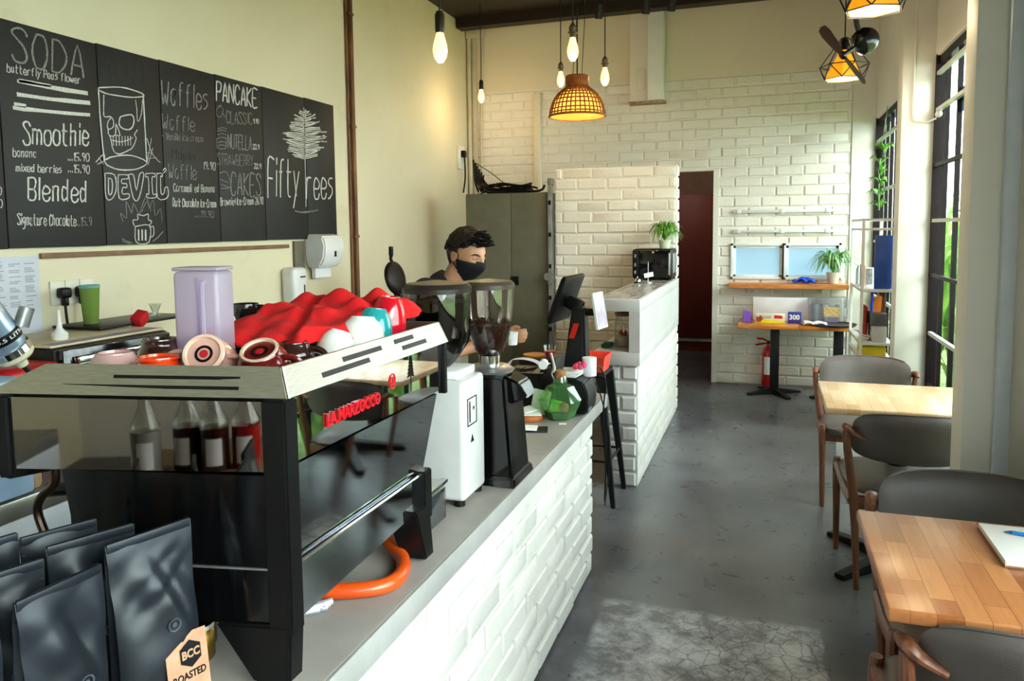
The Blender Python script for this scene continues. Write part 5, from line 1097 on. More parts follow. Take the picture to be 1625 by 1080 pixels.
# ---------------------------------------------------------------- coffee bags
OFF=Vector((-.03,.047,0))
M_bag=mat('black_foil_bag','#14181e','#1a1f26',rough=.38,metal=.2,bump=.04,bs=40)
def bag(label,loc,rot,h=.32,w=.135,d=.075,seed=0,lean=0,art=False):
    t=T('coffee_bag',label,'bag',loc,(lean,0,rot),'black coffee bags in front of the machine'); rr=random.Random(seed)
    o1,o2=rr.uniform(0,9),rr.uniform(0,9)
    def surf(s):
        def f(u,v):
            x=(u-.5)*w*(1-.05*math.sin(PI*v)+.03*v); k=max(0,1-v**2.2)
            prof=(1-abs(2*u-1)**3.5)*.6+.4
            y=s*(d/2*prof*k+.002)
            cr=noise.noise((x*13+o1+v*2,v*3.2,o2))*.014*(.15+v)*k**.5+abs(noise.noise((x*15-v*5,v*4+o1,o2)))*.009*(.2+v)-.003
            fold=.008*math.sin(8*x/w+9*v+o1)*math.exp(-((v-.74)/.15)**2)-.007*math.exp(-((x/w-.25+.9*(v-.6))/.07)**2)*math.exp(-((v-.66)/.2)**2)
            return (x,y-abs(0)+s*0+(-(cr+fold) if s<0 else cr)*prof*min(1,6*(1-v)+.15),v*h)
        return f
    b=BM(); sheet(b,surf(-1),26,44); sheet(b,surf(1),20,30)
    for x0,s in ((0,-1),(1,1)):
        def side(u,v,x0=x0): 
            p=Vector(surf(-1)(x0,v)); q=Vector(surf(1)(x0,v)); r_=p.lerp(q,u); r_.x-=(1 if x0 else -1)*.012*math.sin(PI*u)*(.4+.6*v); return r_
        sheet(b,side,8,44)
    bmesh.ops.remove_doubles(b,verts=b.verts[:],dist=.0004); bmesh.ops.recalc_face_normals(b,faces=b.faces[:]); P(b,'pouch',M_bag,t,angle=70)
    b=BM(); 
    for z0,z1 in ((h-.012,h+.002),(h-.03,h-.027)): bb(b,-w*.5,w*.5,-.004,.004,z0,z1,.001)
    P(b,'top_seal',M_bag,t)
    yv=surf(-1)(.60,.52)[1]
    b=BM(); M=TR((w*.10,yv-.001,h*.52),(PI/2,0,0)); lathe(b,[(.0085,0),(.0085,.0018),(.0105,.0022),(.0105,0)],22,M=M,caps=False); lathe(b,[(0,.0006),(.004,.0006),(.004,.0012),(0,.0012)],14,M=M); P(b,'valve',mat('bag_valve_plastic','#3a424a','#4a525a',rough=.3),t)
    if art:
        kr=mat('kraft_label','#a3765a','#b08468',rough=.8,ns=30); yl=surf(-1)(.72,.26)[1]-.004; F=lambda x,z:face_M((x,yl,z),(1,0,-.0),(0,.10,1))
        b=BM(); prism(b,[(-.036,-.10),(.034,-.10),(.034,.050),(.012,.052),(-.036,.026)],.0012,F(.03,.088)); lab=P(b,'paper_label',kr,t,label='brown kraft paper label')
        b=BM(); prism(b,[(.020*math.sin(i*PI/3),.022*math.cos(i*PI/3)) for i in range(6)],.0006,F(.034,.106)@Matrix.Translation((0,0,.0013))); P(b,'hexagon_badge',M_black,lab)
        b=BM(); text(b,'BCC',.018,F(.034,.106)@Matrix.Translation((0,0,.0021)),.0004,.03,.0006); P(b,'badge_lettering',kr,lab)
        b=BM(); text(b,'ROASTED',.016,F(.030,.072)@Matrix.Translation((0,0,.0034)),.0004,.056,.0004); text(b,'BEANS',.015,F(.030,.070)@Matrix.Translation((0,0,.0014)),.0004,.045,.0004) if 0 else None; P(b,'label_lettering',M_black,lab)
    return t
zb_=.761
bag('large black coffee bag with kraft hexagon label, nearest the machine',(-.855,.865,zb_),math.radians(73),.309,.135,.075,1,-.02,True)
bag('black coffee bag with round valve, front row left of the labelled bag',(-.865,.705,zb_),math.radians(86),.30,.125,.07,2,.02)
bag('black coffee bag at the left frame edge of the front row',(-.885,.565,zb_),math.radians(84),.30,.125,.07,3)
bag('black coffee bag in the second row behind the labelled bag',(-.945,.835,zb_),math.radians(66),.305,.125,.07,4)
bag('black coffee bag in the second row behind the valve bag',(-.96,.69,zb_),math.radians(72),.305,.12,.07,5)
bag('farthest black coffee bag in the third row, close under the steam wand',(-1.03,.85,zb_),math.radians(66),.30,.11,.06,6)
bag('black coffee bag in the third row at the left frame edge',(-1.06,.735,zb_),math.radians(72),.315,.11,.06,7)
# ---------------------------------------------------------------- back worktop things
OFF=Vector((0,.02,0))
OFF=Vector((0,.02,.022))
t=T('toaster_oven','black toaster oven with chrome handle and cream striped top, on the back worktop','oven',(-2.72,2.36,.76))
b=BM(); bb(b,-2.97,-2.52,2.1,2.68,.775,1.085,.012); P(b,'body',M_black,t,w=1)
b=BM(); bb(b,-2.965,-2.54,2.105,2.675,1.086,1.096,.004); P(b,'top_cover',mat('cream_oven_top','#c9b893','#d6c7a5',rough=.5),t,w=1,label='cream top with blue stripes')
b=BM(); 
for x in (-2.60,-2.575,-2.555): bb(b,x,x+.008,2.12,2.66,1.0965,1.0972)
P(b,'stripe',mat('blue_stripe','#54568e'),t,w=1)
b=BM(); bb(b,-2.52,-2.495,2.115,2.665,.80,1.08,.008); d=P(b,'door',M_blackg,t,w=1)
b=BM(); bb(b,-2.49,-2.462,2.16,2.58,1.02,1.05,.006); bb(b,-2.5,-2.47,2.17,2.19,1.025,1.045); bb(b,-2.5,-2.47,2.55,2.57,1.025,1.045); P(b,'handle',M_chrome,d,w=1)
b=BM(); lathe(b,[(.02,0),(.018,.02),(0,.02)],20,M=TR((-2.495,2.63,1.03),(0,PI/2,0))); P(b,'knob',M_alu,t,w=1)
for x in (-2.93,-2.56):
    for y in (2.14,2.64): b=BM(); cyl(b,(x,y,.739),.014,.036,12); P(b,'foot',M_black,t,w=1)
b=BM(); bb(b,-3.0,-2.72,2.5,3.05,1.1,1.112,.003); 
bb(b,-2.98,-2.74,2.7,3.03,.762,1.1) if 0 else None
solo(b,'black_tray',M_black,'flat black tray on top of the toaster oven against the wall','tray',(-2.86,2.6,1.1))
OFF=Vector((0,.02,0))
t=T('red_waffle_maker','red ribbed countertop waffle maker left of the toaster oven','waffle maker',(-2.6,1.93,.76))
b=BM(); bb(b,-2.78,-2.48,1.86,2.09,.765,.93,.02); P(b,'base',M_red if 0 else mat('dark_red_enamel','#6f0d12','#84131a',rough=.35),t,w=1)
b=BM(); bb(b,-2.78,-2.47,1.85,2.10,.932,1.07,.03,3); P(b,'cover',mat('red_enamel','#a0121a','#b01a22',rough=.35),t,w=1)
b=BM()
for k in range(5): bb(b,-2.468,-2.460,1.93,2.07,.95+k*.018,.957+k*.018,.002)
P(b,'rib',mat('dark_red_enamel','#6f0d12'),t,w=1)
OFF=Vector((0,.02,.022))
t=T('green_tumbler','tall translucent green plastic tumbler on the tray by the sockets','tumbler',(-2.88,2.60,1.113))
b=BM(); lathe(b,[(.030,0),(.031,.004),(.042,.165),(.041,.165),(.03,.006),(0,.005)],28); P(b,'cup_wall',glass('green_plastic','#c4d88a',.12,.6,'#a9c46a'),t)
b=BM(); lathe(b,[(.042,.163),(.044,.166),(.044,.175),(.041,.176)],28,caps=False); P(b,'rim',mat('blue_green_rim','#6f9da0'),t)
t=T('squeeze_bottle','white squeeze bottle with long nozzle on the toaster oven','bottle',(-2.66,2.25,1.097))
b=BM(); lathe(b,[(.028,0),(.03,.005),(.03,.025),(.012,.045),(.010,.055)],20); P(b,'bottle_body',M_wp,t)
b=BM(); lathe(b,[(.011,.053),(.008,.07),(.004,.12),(0,.12)],16); P(b,'nozzle',M_wp,t)
t=T('measuring_cup','tiny clear measuring cup on the black tray','cup',(-2.84,2.94,1.113))
b=BM(); lathe(b,[(.012,0),(.014,.02),(.03,.06)],18,caps=False); P(b,'cup_wall',M_glass,t)
b=BM(); lathe(b,[(.024,0),(.024,.004),(.012,.006),(0,.006)],18); P(b,'base',M_glass,t)
b=BM(); box(b,(-2.72,2.72,1.125),(.05,.07,.055),.004,(.5,.2,.3)); solo(b,'red_carton',mat('red_carton','#b8141c','#c81e26',rough=.5),'small red carton tipped over on the toaster oven','carton',(-2.72,2.72,1.097))
OFF=Vector((0,.02,0))
# cream whipper lying nose down at the left edge
t=T('cream_whipper','steel cream whipper bottle tipped nose down at the left edge','whipper',(-2.1,1.60,1.10))
zd=Vector((.12,.50,-.86)).normalized(); Mw=face_M((-2.10,1.605,1.215),Vector((1,0,.1)).cross(zd),Vector((1,0,.1)))
bw=BM(); lathe(bw,[(.0,-.19),(.036,-.19),(.048,-.17),(.050,-.10),(.050,-.01),(.046,.01)],32,M=Mw); P(bw,'flask',mat('blue_lit_steel','#8ea6bd','#a8bccd',rough=.25,metal=.6),t,w=1)  # bluish light put into the steel colour of the flask
b=BM(); tube(b,[(-2.07,1.625,1.27),(-2.06,1.64,1.325)],.021,18); P(b,'charger_holder',M_alu,t,w=1)
b=BM(); lathe(b,[(.0505,-.048),(.0512,-.046),(.0512,-.020),(.0505,-.018)],32,M=Mw,caps=False); P(b,'printed_band',M_black,t,w=1)
b=BM(); text(b,'0.5 LITRE STAINLESS STEEL',.02,Matrix.Identity(4),.0003)
xs=[v.co.x for v in b.verts]; sc_=.30/(max(xs)-min(xs))
for v in b.verts:
    a_=v.co.x*sc_/.0515; v.co=Vector((.0515*math.sin(a_)+0,-.0515*math.cos(a_),v.co.y*.8-.033)) if 0 else Vector(((.0514+v.co.z)*math.cos(-a_),(.0514+v.co.z)*math.sin(-a_),-v.co.y*.8-.033))
b.transform(Mw@Matrix.Rotation(-.3,4,'Z')); P(b,'band_lettering',M_wpaper,t,w=1)
b=BM(); lathe(b,[(.047,.005),(.053,.008),(.053,.028),(.047,.032)],32,M=Mw); P(b,'metal_ring',M_chrome,t,w=1)
b=BM(); lathe(b,[(.051,.03),(.051,.042),(.044,.050),(.018,.058),(.015,.078),(0,.08)],28,M=Mw); P(b,'head',mat('cream_plastic_head','#cfc7a8','#d8d1b5',rough=.4),t,w=1)
b=BM(); tube(b,[Mw@Vector((0,0,.07)),Mw@Vector((.0,.0,.10)),Mw@Vector((.012,0,.118))],[.010,.008,.005],8); P(b,'nozzle',M_blackm,t,w=1)
b=BM(); bb(b,-2.24,-2.07,1.44,1.64,.762,1.115,.012); solo(b,'blue_caddy',mat('pale_blue_crate','#8aa5c4','#9cb6d2',rough=.5),'pale blue plastic caddy under the tipped whipper at the left edge','caddy',(-2.15,1.54,.762))
t=T('glass_pitcher','clear glass pitcher on the back worktop, mirrored in the smoked panel','pitcher',(-2.25,.15,.761))
b=BM(); lathe(b,[(.055,0),(.06,.006),(.07,.10),(.05,.17),(.055,.21)],28,caps=False); P(b,'pitcher_wall',M_glass,t)
b=BM(); tube(b,[(.055,0,.18),(.11,0,.17),(.11,0,.07),(.066,0,.05)],.009,8,smooth=4); P(b,'handle',M_glass,t)
b=BM(); lathe(b,[(.056,.007),(.062,.05),(0,.051)],24); P(b,'drink',g_dk,t)
t=T('lidded_tub','white lidded plastic tub on the back worktop, mirrored in the smoked panel','tub',(-2.3,-.12,.761))
b=BM(); lathe(b,[(.06,0),(.075,.14),(0,.141)],24); P(b,'tub_body',mat('pale_tub','#b5b0aa','#c5c0ba',rough=.4),t)
b=BM(); lathe(b,[(.08,.142),(.082,.16),(0,.165)],24); P(b,'lid',M_wp,t)
b=BM(); bb(b,-2.95,-2.45,-.55,.0,.762,1.12,.004); solo(b,'brown_carton',mat('brown_carton_board','#8a6a4c'),'large brown carton on the back worktop, mirrored in the smoked panel','carton',(-2.7,-.28,.762))
t=T('glass_jar','small jar with white cap on the steel worktop behind the machine','jar',(-2.13,1.665,.761))
b=BM(); lathe(b,[(.03,0),(.034,.01),(.034,.04),(.028,.055)],22); P(b,'jar_body',mat('amber_cream_jar','#a5876a','#b79a7c',rough=.3),t)
b=BM(); lathe(b,[(.032,.055),(.033,.057),(.033,.078),(0,.08)],22); P(b,'cap',M_wp,t)
b=BM(); ball(b,(-2.16,1.56,.775),(.03,.02,.014),2); ball(b,(-2.18,1.58,.775),(.02,.02,.014),2); solo(b,'green_leafy_garnish',mat('bright_green','#1f8a2e','#33a83c',rough=.5),'bright green scrap at the left edge of the steel worktop','garnish',(-2.16,1.565,.7615))
# things mirrored in the smoked side panel: syrup bottles on the worktop near the camera
def pump(label,loc,col,h=.2,r=.036):
    t=T('syrup_bottle',label,'bottle',loc,R.uniform(-.2,.5),'syrup bottles seen in the smoked panel')
    b=BM(); lathe(b,[(r,0),(r+.001,.004),(r,h*.55),(0,h*.552)],24); P(b,'syrup',col,t)
    b=BM(); lathe(b,[(r,h*.55),(r,h*.62),(r*.5,h*.82),(.014,h*.88),(.014,h)],24,caps=False); P(b,'bottle_neck',M_glass,t)
    b=BM(); lathe(b,[(.016,h),(.016,h+.025),(.006,h+.03),(.006,h+.06),(0,h+.06)],16); tube(b,[(0,0,h+.055),(.03,0,h+.065),(.055,0,h+.05)],.006,8); P(b,'pump',M_wp,t)
    b=BM(); sheet(b,lambda u,v:((r+.0016)*math.cos(.9+u*1.1),(r+.0016)*math.sin(.9+u*1.1),.015+.07*v),8,2,.0006)
    P(b,'paper_label',M_wpaper,t)
am=mat('amber_syrup_glass','#2a0f08','#3a170c',rough=.1,coat=.5); rd=mat('red_syrup_glass','#8a1410','#a01d16',rough=.1,coat=.5); gl_=mat('clear_syrup_glass','#8a8680','#9a968f',rough=.08,coat=.5)
t=T('syrup_shelf','wooden crate shelf holding the syrup bottles near the counter end','shelf',(-1.4,.25,.76))
b=BM(); bb(b,-1.30,-.92,.12,.42,.762,.93,.004); P(b,'crate_body',mat('brown_carton_board','#8a6a4c','#9a7a5a',rough=.8),t,w=1)
for i,(x,y,c,l) in enumerate(((-1.0,.30,rd,'red syrup bottle, nearest the aisle'),(-1.075,.32,am,'dark amber syrup bottle beside the red one'),(-1.15,.30,am,'dark amber syrup bottle in the middle of the row'),(-1.24,.34,gl_,'clear syrup bottle at the far end of the row'))): pump(l,(x,y,.931),c)
# ---------------------------------------------------------------- on the cream wall
OFF=Vector((0,-.02,.032))
b=BM(); bb(b,XL+.001,XL+.004,2.31,2.545,1.06,1.415); pp=solo(b,'notice_sheet',mat('notice_paper','#c3c6d0','#cdd0d8',rough=.7),'white printed notice sheet taped under the blackboard, nearer the sockets','notice',(XL+.002,2.43,1.06))
def lines(o,y0,y1,z0,z1,seed):
    b=BM(); rr=random.Random(seed)
    for c in range(3):
        ya=y0+(y1-y0)*(c+.1)/3; z=z1
        while z>z0:
            z-=rr.choice((.008,.008,.02)); bb(b,XL+.0041,XL+.0046,ya,ya+(y1-y0)/3*rr.uniform(.3,.75),z,z+.004)
    b.transform(MX[o.name].inverted()); q=mkobj(b,'printed_lines',mat('grey_print','#8d8f9a','#9d9faa'),None); q.parent=o
lines(pp,2.32,2.54,1.2,1.40,1)
b=BM(); bb(b,XL+.001,XL+.004,2.0,2.30,1.05,1.41); pp=solo(b,'notice_sheet',mat('notice_paper','#c3c6d0'),'white printed notice sheet at the left frame edge under the blackboard','notice',(XL+.002,2.15,1.05)); lines(pp,2.02,2.29,1.15,1.39,2)
t=T('power_outlet','white triple wall outlet with two black plugs above the toaster oven','outlet',(XL,2.70,1.22))
b=BM()
for k in range(3): bb(b,XL+.001,XL+.012,2.59+k*.078,2.665+k*.078,1.185,1.295,.003)
P(b,'plate',mat('cream_socket_plate','#d3cfbe','#dcd8c8',rough=.4),t,w=1)
for y,l in ((2.64,'black plug in the left outlet'),(2.735,'black plug in the middle outlet')):
    b=BM(); bb(b,XL+.0125,XL+.055,y-.028,y+.028,1.215,1.265,.012,3); bb(b,XL+.02,XL+.05,y-.012,y+.012,1.18,1.22,.006); p=P(b,'plug',M_black,t,w=1)
    b=BM(); tube(b,[(XL+.035,y,1.19),(XL+.04,y,1.12),(XL+.06,y-.01,1.06)],.006,8,smooth=3); P(b,'cord',M_black,p,w=1)
t=T('soap_dispenser','small white soap dispenser on the cream wall behind the red cloth','dispenser',(XL,4.4,1.14))
b=BM(); bb(b,XL+.001,XL+.11,4.31,4.47,1.0,1.27,.03,3); P(b,'case',M_wp,t,w=1)
b=BM(); bb(b,XL+.1105,XL+.112,4.42,4.432,1.05,1.15); bb(b,XL+.1105,XL+.112,4.38,4.44,1.20,1.21); P(b,'level_window',M_blackm,t,w=1)
b=BM(); bb(b,XL+.01,XL+.1,4.33,4.45,.985,1.0,.004); P(b,'push_lever',M_redp,t,w=1)
t=T('paper_towel_dispenser','white rounded paper dispenser on the wall under the blackboard end','dispenser',(XL,4.72,1.35))
b=BM(); prism(b,[(.001,-.03),(.03,-.10),(.12,-.09),(.16,-.02),(.17,.07),(.15,.13),(.10,.145),(.001,.145)],.26,face_M((XL,4.86,1.345),(1,0,0),(0,0,1)),.012); P(b,'case',M_wp,t,w=1)
b=BM(); bb(b,XL+.15,XL+.1725,4.73,4.742,1.33,1.37); P(b,'level_window',M_blackm,t,w=1)
b=BM(); bb(b,XL+.03,XL+.06,4.64,4.84,1.18,1.26); P(b,'paper_towel',M_wpaper,t,w=1)
b=BM(); bb(b,XL+.0005,XL+.02,4.46,4.575,1.20,1.445,.003); solo(b,'wall_plate',mat('dark_backing_plate','#5e584a','#6a6455',rough=.6),'grey-brown backing plate on the wall beside the paper dispenser','plate',(XL+.01,4.52,1.32))
b=BM(); bb(b,XL+.002,XL+.02,2.55,4.4,1.40,1.425,.002); solo(b,'wall_batten',mat('thin_brown_batten','#6e4f35','#856348',rough=.6),'thin brown batten on the wall just under the blackboard','batten',(XL+.01,3.4,1.41))
OFF=Vector((0,.02,0))
# waffle iron open
t=T('waffle_iron','open round black waffle iron standing upright against the cream wall','waffle iron',(-2.52,4.8,.76))
b=BM(); bb(b,-2.68,-2.36,4.66,4.94,.765,.90,.012); P(b,'base',M_blackm,t,w=1)
b=BM(); bb(b,-2.50,-2.44,4.80,4.90,.90,1.16,.01); P(b,'hinge_column',M_blackm,t,w=1)
Mh=TR((-2.49,4.8,1.205),(math.radians(8),PI/2-.22,.08)); b=BM(); lathe(b,[(0,-.022),(.085,-.022),(.116,-.006),(.122,.004),(.122,.014),(.116,.024),(.085,.038),(0,.038)],32,M=Mh); P(b,'lid',mat('cast_iron','#14110f','#201a16',rough=.45,metal=.5),t,w=1)
b=BM(); tube(b,[(-2.50,4.80,1.31),(-2.515,4.80,1.345),(-2.51,4.80,1.36)],.012,8); tube(b,[(-2.51,4.8,1.355),(-2.51,4.8,1.375),(-2.51,4.8,1.43)],[.012,.017,.016],12); P(b,'handle',M_black,t,w=1)
OFF=Vector((0,0,0))
# ---------------------------------------------------------------- grey cabinet and what is around it
t=T('metal_cabinet','tall grey metal cabinet between the cream wall and the brick partition','cabinet',(-2.2,6.62,0))
b=BM(); bb(b,-2.58,-1.805,6.42,6.86,.0,1.865,.004); P(b,'carcass',M_grey,t,w=1)
for a,c in ((-2.575,-2.147),(-2.143,-1.81)):
    b=BM(); bb(b,a,c,6.40,6.418,.06,1.85,.003); d=P(b,'door',M_grey,t,w=1)
b=BM(); bb(b,-2.15,-2.075,6.39,6.399,1.045,1.125,.004); ball(b,(-2.112,6.388,1.085),(.008,.006,.008),2); P(b,'lock_handle',M_black,d,w=1)
b=BM(); r_=random.Random(6)
for k in range(9):
    cx,cy=-2.25+r_.uniform(-.05,.05),6.62+r_.uniform(-.03,.03); a,c=r_.uniform(.16,.27),r_.uniform(.08,.14)
    tube(b,[(cx+a*math.cos(i*PI/7),cy+c*math.sin(i*PI/7),1.877+.009*k+.012*math.sin(i*1.3+k)) for i in range(14)],.008,6,closed=True,smooth=2)
solo(b,'cable_coil',M_black,'heap of coiled black cables on top of the grey cabinet','cables',(-2.25,6.62,1.867))
b=BM()
for k in range(6): tube(b,[(-2.62+.02*k,6.72,2.20-.03*k),(-2.60+.018*k,6.70,2.0),(-2.55+.03*k,6.66,1.895)],.009,6,smooth=4)
tube(b,[(-2.6,6.72,2.17),(-2.4,6.66,2.05),(-2.2,6.6,1.9)],.004,6,smooth=4)
solo(b,'hanging_cables',M_black,'bundle of black cables hanging from the corner onto the cabinet','cables',(-2.55,6.68,1.84))
b=BM(); tube(b,[(-2.4,6.5,1.878),(-2.1,6.5,1.88),(-1.9,6.5,1.885),(-1.86,6.5,1.935)],.011,8,smooth=4); solo(b,'black_hook_bar',M_black,'black curved bar lying on the right end of the cabinet top','bar',(-2.1,6.5,1.867))
OFF=Vector((.022,0,0))
t=T('folding_ladder','aluminium ladder standing edge-on in the gap beside the grey cabinet','ladder',(-1.788,6.5,0))
for y0,y1 in ((6.36,6.375),(6.74,6.72)):
    b=BM(); hexa(b,[(-1.80,y0-.03,0),(-1.765,y0-.03,0),(-1.765,y0+.03,0),(-1.80,y0+.03,0),(-1.812,y1-.03,1.93),(-1.777,y1-.03,1.93),(-1.777,y1+.03,1.93),(-1.812,y1+.03,1.93)],.003); P(b,'rail',M_alu,t,w=1)
for k in range(7):
    z=.12+k*.275; b=BM(); bb(b,-1.797,-1.777,6.34,6.77,z-.014,z+.014,.003); P(b,'rung',M_alu,t,w=1)
    b=BM(); bb(b,-1.80,-1.776,6.326,6.332,z-.018,z+.018,.002); P(b,'rung_cap',M_black,t,w=1)
b=BM(); box(b,(-1.788,6.37,1.95),(.05,.08,.06),.015); P(b,'end_cap',mat('grey_rubber','#6c6a66','#7a7874',rough=.7),t,w=1)
b=BM(); lathe(b,[(.035,0),(.035,.02)],20,M=TR((-1.80,6.315,1.13),(PI/2,0,0))); box(b,(-1.775,6.31,1.10),(.03,.03,.08),.006,(0,.5,0)); P(b,'hinge_lock',mat('grey_rubber','#6c6a66'),t,w=1)
OFF=Vector((0,0,0))
# microwave and plant on the box counter
t=T('microwave_oven','black microwave oven at the far end of the raised concrete counter','microwave',(-.84,6.2,1.126))
b=BM(); bb(b,-1.0,-.69,6.06,6.38,1.136,1.375,.016,3); P(b,'case',M_black,t,w=1)
b=BM(); bb(b,-.945,-.70,6.04,6.058,1.15,1.365,.006); d=P(b,'door',mat('gloss_black_glass','#07070a','#0a0a0e',rough=.1,coat=.3),t,w=1)
b=BM(); bb(b,-.715,-.70,6.022,6.04,1.17,1.345,.005); P(b,'handle',M_alu,d,w=1)
b=BM(); bb(b,-1.0,-.95,6.045,6.058,1.15,1.365,.006); pn=P(b,'control_panel',M_black,t,w=1)
for z in (1.19,1.25,1.32): b=BM(); bb(b,-.985,-.97,6.036,6.044,z-.014,z+.014,.003); P(b,'button',M_alu,pn,w=1)
b=BM(); bb(b,-.689,-.684,6.10,6.3,1.18,1.34,.002); P(b,'side_vent',M_alu,t,w=1)
for x in (-.98,-.71):
    for y in (6.09,6.35): b=BM(); cyl(b,(x,y,1.127),.012,.01,10); P(b,'foot',M_black,t,w=1)
def spider(label,loc,h,sp,n,seed,potm,pr=.045,ph=.07,cat='plant',wd=.016,name='spider_plant',ymax=9):
    t=T(name,label,cat,loc); b=BM(); lathe(b,[(pr*.75,0),(pr*.78,.004),(pr,ph),(pr*1.05,ph),(pr*1.05,ph+.008),(pr*.95,ph+.008),(pr*.92,ph-.01),(0,ph-.012)],24); P(b,'pot',potm,t)
    b=BM(); lathe(b,[(pr*.9,ph-.011),(0,ph-.006)],20,caps=False); P(b,'soil',M_soil,t)
    b=BM(); blades(b,n,h,wd,sp,random.Random(seed),1.15,(0,0,ph-.01))
    for v in b.verts: v.co.y=min(v.co.y,ymax+.02*math.sin(v.co.z*40))
    P(b,'foliage',mat('variegated_leaf','#4a8a3a','#a9cf9a',rough=.4,ns=9) if seed!=1 else mat('fresh_green_leaf','#3f7f25','#86b84e',rough=.4,ns=14),t,angle=70); return t
spider('spider plant in a small pale pot on top of the microwave','',0,0,0,0,0) if 0 else None
spider('bushy green spider plant in a pale pot on top of the microwave',(-.765,6.2,1.376),.27,.17,120,1,mat('pale_green_pot','#b9bfa6','#c6cbb4',rough=.4),.05,.06)
t=T('wire_card_holder','small wire stand with white slip in front of the microwave','card holder',(-.83,5.75,1.1275))
b=BM(); lathe(b,[(.03,0),(.03,.006),(0,.008)],20); tube(b,[(0,0,.005),(0,0,.16)],.0025,6); P(b,'stand',M_alu,t)
b=BM(); box(b,(.005,-.005,.06),(.07,.004,.035),.001,(.2,-.2,.3)); P(b,'paper_slip',M_wpaper,t)
t=T('counter_bell','small silver bell in front of the microwave','bell',(-.905,5.72,1.1275))
b=BM(); lathe(b,[(.026,0),(.026,.006),(.02,.012)],20); P(b,'base',M_black,t)
b=BM(); lathe(b,[(.025,.012),(.022,.028),(.012,.038),(.004,.04),(.004,.05),(0,.05)],20); P(b,'dome',M_chrome,t)
OFF=Vector((.02,0,.015))
# ---------------------------------------------------------------- back wall corner
t=T('wall_ledge','thick orange wood ledge under the frosted window','shelf',(.2,7.63,.95))
b=BM(); t_=BM(); 
def ledge(u,v): return (0,0,0)
rr=random.Random(9); n=22; fr=[7.515+rr.uniform(-.006,.006) for _ in range(n+1)]
t_.free(); poly=[(-.345+1.06*i/n,fr[i]) for i in range(n+1)]+[(.713,7.714),(-.345,7.714)]; prism(b,poly,.045,Matrix.Translation((0,0,.945)),.004); P(b,'board',M_shelfw,t,w=1)
for x in (-.1,.5): b=BM(); bb(b,x-.012,x+.012,7.6,7.715,.90,.944,.003); P(b,'bracket',M_brick,t,w=1)
spider('arching spider plant in a cream pot on the ledge under the window','',0,0,0,0,0) if 0 else None
spider('arching spider plant in a cream pot on the wooden ledge',(.585,7.61,.9925),.36,.26,110,2,mat('cream_pot','#cdbfae','#d8cbbb',rough=.4),.06,.10,wd=.02,ymax=.075)
b=BM(); lathe(b,[(.07,0),(.075,.012),(.07,.012),(0,.004)],24,(.585,7.61,.9905)); 
b.free()
b=BM(); r_=random.Random(12)
def rag(u,v): 
    return (.33+.17*(u-.5)+.02*math.sin(9*v),7.575+.12*(v-.5),.995+.035*abs(math.sin(5*u+3*v))*(1-abs(2*u-1)**3)+.01*math.sin(14*v)+.012)
sheet(b,rag,14,12,.004); ball(b,(.36,7.58,1.025),(.035,.03,.03),2); solo(b,'blue_cloth',mat('bright_blue_cloth','#1b3fd0','#2a55e6',rough=.8),'crumpled bright blue cloth on the wooden ledge','cloth',(.33,7.575,.992))
OFF=Vector((0,0,0))
t=T('side_table','narrow orange wood table with two black pedestal legs against the brick wall','table',(.25,7.4,0))
zt_=.655
b=BM(); bb(b,-.225,.30,7.15,7.68,zt_-.035,zt_,.005); bb(b,.303,.73,7.15,7.68,zt_-.035,zt_,.005); P(b,'tabletop',mat('orange_varnished_wood','#c06a1e','#d98736',rough=.25,ns=3,stretch=(2,20,20),coat=.4),t,w=1)
for x in (.10,.64):
    b=BM(); bb(b,x-.04,x+.04,7.28,7.36,.02,zt_-.036,.004); P(b,'leg',M_blackm,t,w=1)
    for a in range(4):
        b=BM()
        an=a*PI/2+.5; p0=Vector((x,7.32,.03)); d=Vector((math.cos(an),math.sin(an),0)); q=Vector((-d.y,d.x,0)); hexa(b,[p0-q*.03-Vector((0,0,.029)),p0+d*.26-q*.022-Vector((0,0,.03)),p0+d*.26+q*.022-Vector((0,0,.03)),p0+q*.03-Vector((0,0,.029)),p0-q*.03+Vector((0,0,.03)),p0+d*.26-q*.022-Vector((0,0,.012)),p0+d*.26+q*.022-Vector((0,0,.012)),p0+q*.03+Vector((0,0,.03))])
        P(b,'foot',M_blackm,t,w=1)
t=T('fire_extinguisher','red fire extinguisher on the floor behind the left black table leg','fire extinguisher',(.05,7.62,0))
b=BM(); lathe(b,[(.058,0),(.062,.01),(.062,.33),(.05,.37),(.025,.395),(.018,.41),(.018,.42)],28); P(b,'cylinder',mat('extinguisher_red','#a80f14','#b8161b',rough=.25,coat=.4),t)
b=BM(); lathe(b,[(.02,.42),(.02,.45),(0,.452)],16); P(b,'valve',M_blackm,t)
b=BM(); tube(b,[(0,0,.44),(-.05,0,.465),(-.11,0,.47)],.008,8); tube(b,[(0,0,.43),(-.06,0,.42),(-.12,0,.405)],.008,8); P(b,'handle',mat('extinguisher_red','#a80f14'),t)
b=BM(); sheet(b,lambda u,v:(.0632*math.cos(-2.3+u*1.3),.0632*math.sin(-2.3+u*1.3),.13+.17*v),8,2,.0008); P(b,'paper_label',M_wpaper,t)
b=BM(); tube(b,[(.02,0,.43),(.075,0,.40),(.08,-.01,.25),(.07,-.02,.12)],.01,8,smooth=4); P(b,'hose',M_black,t)
z=zt_+.0015
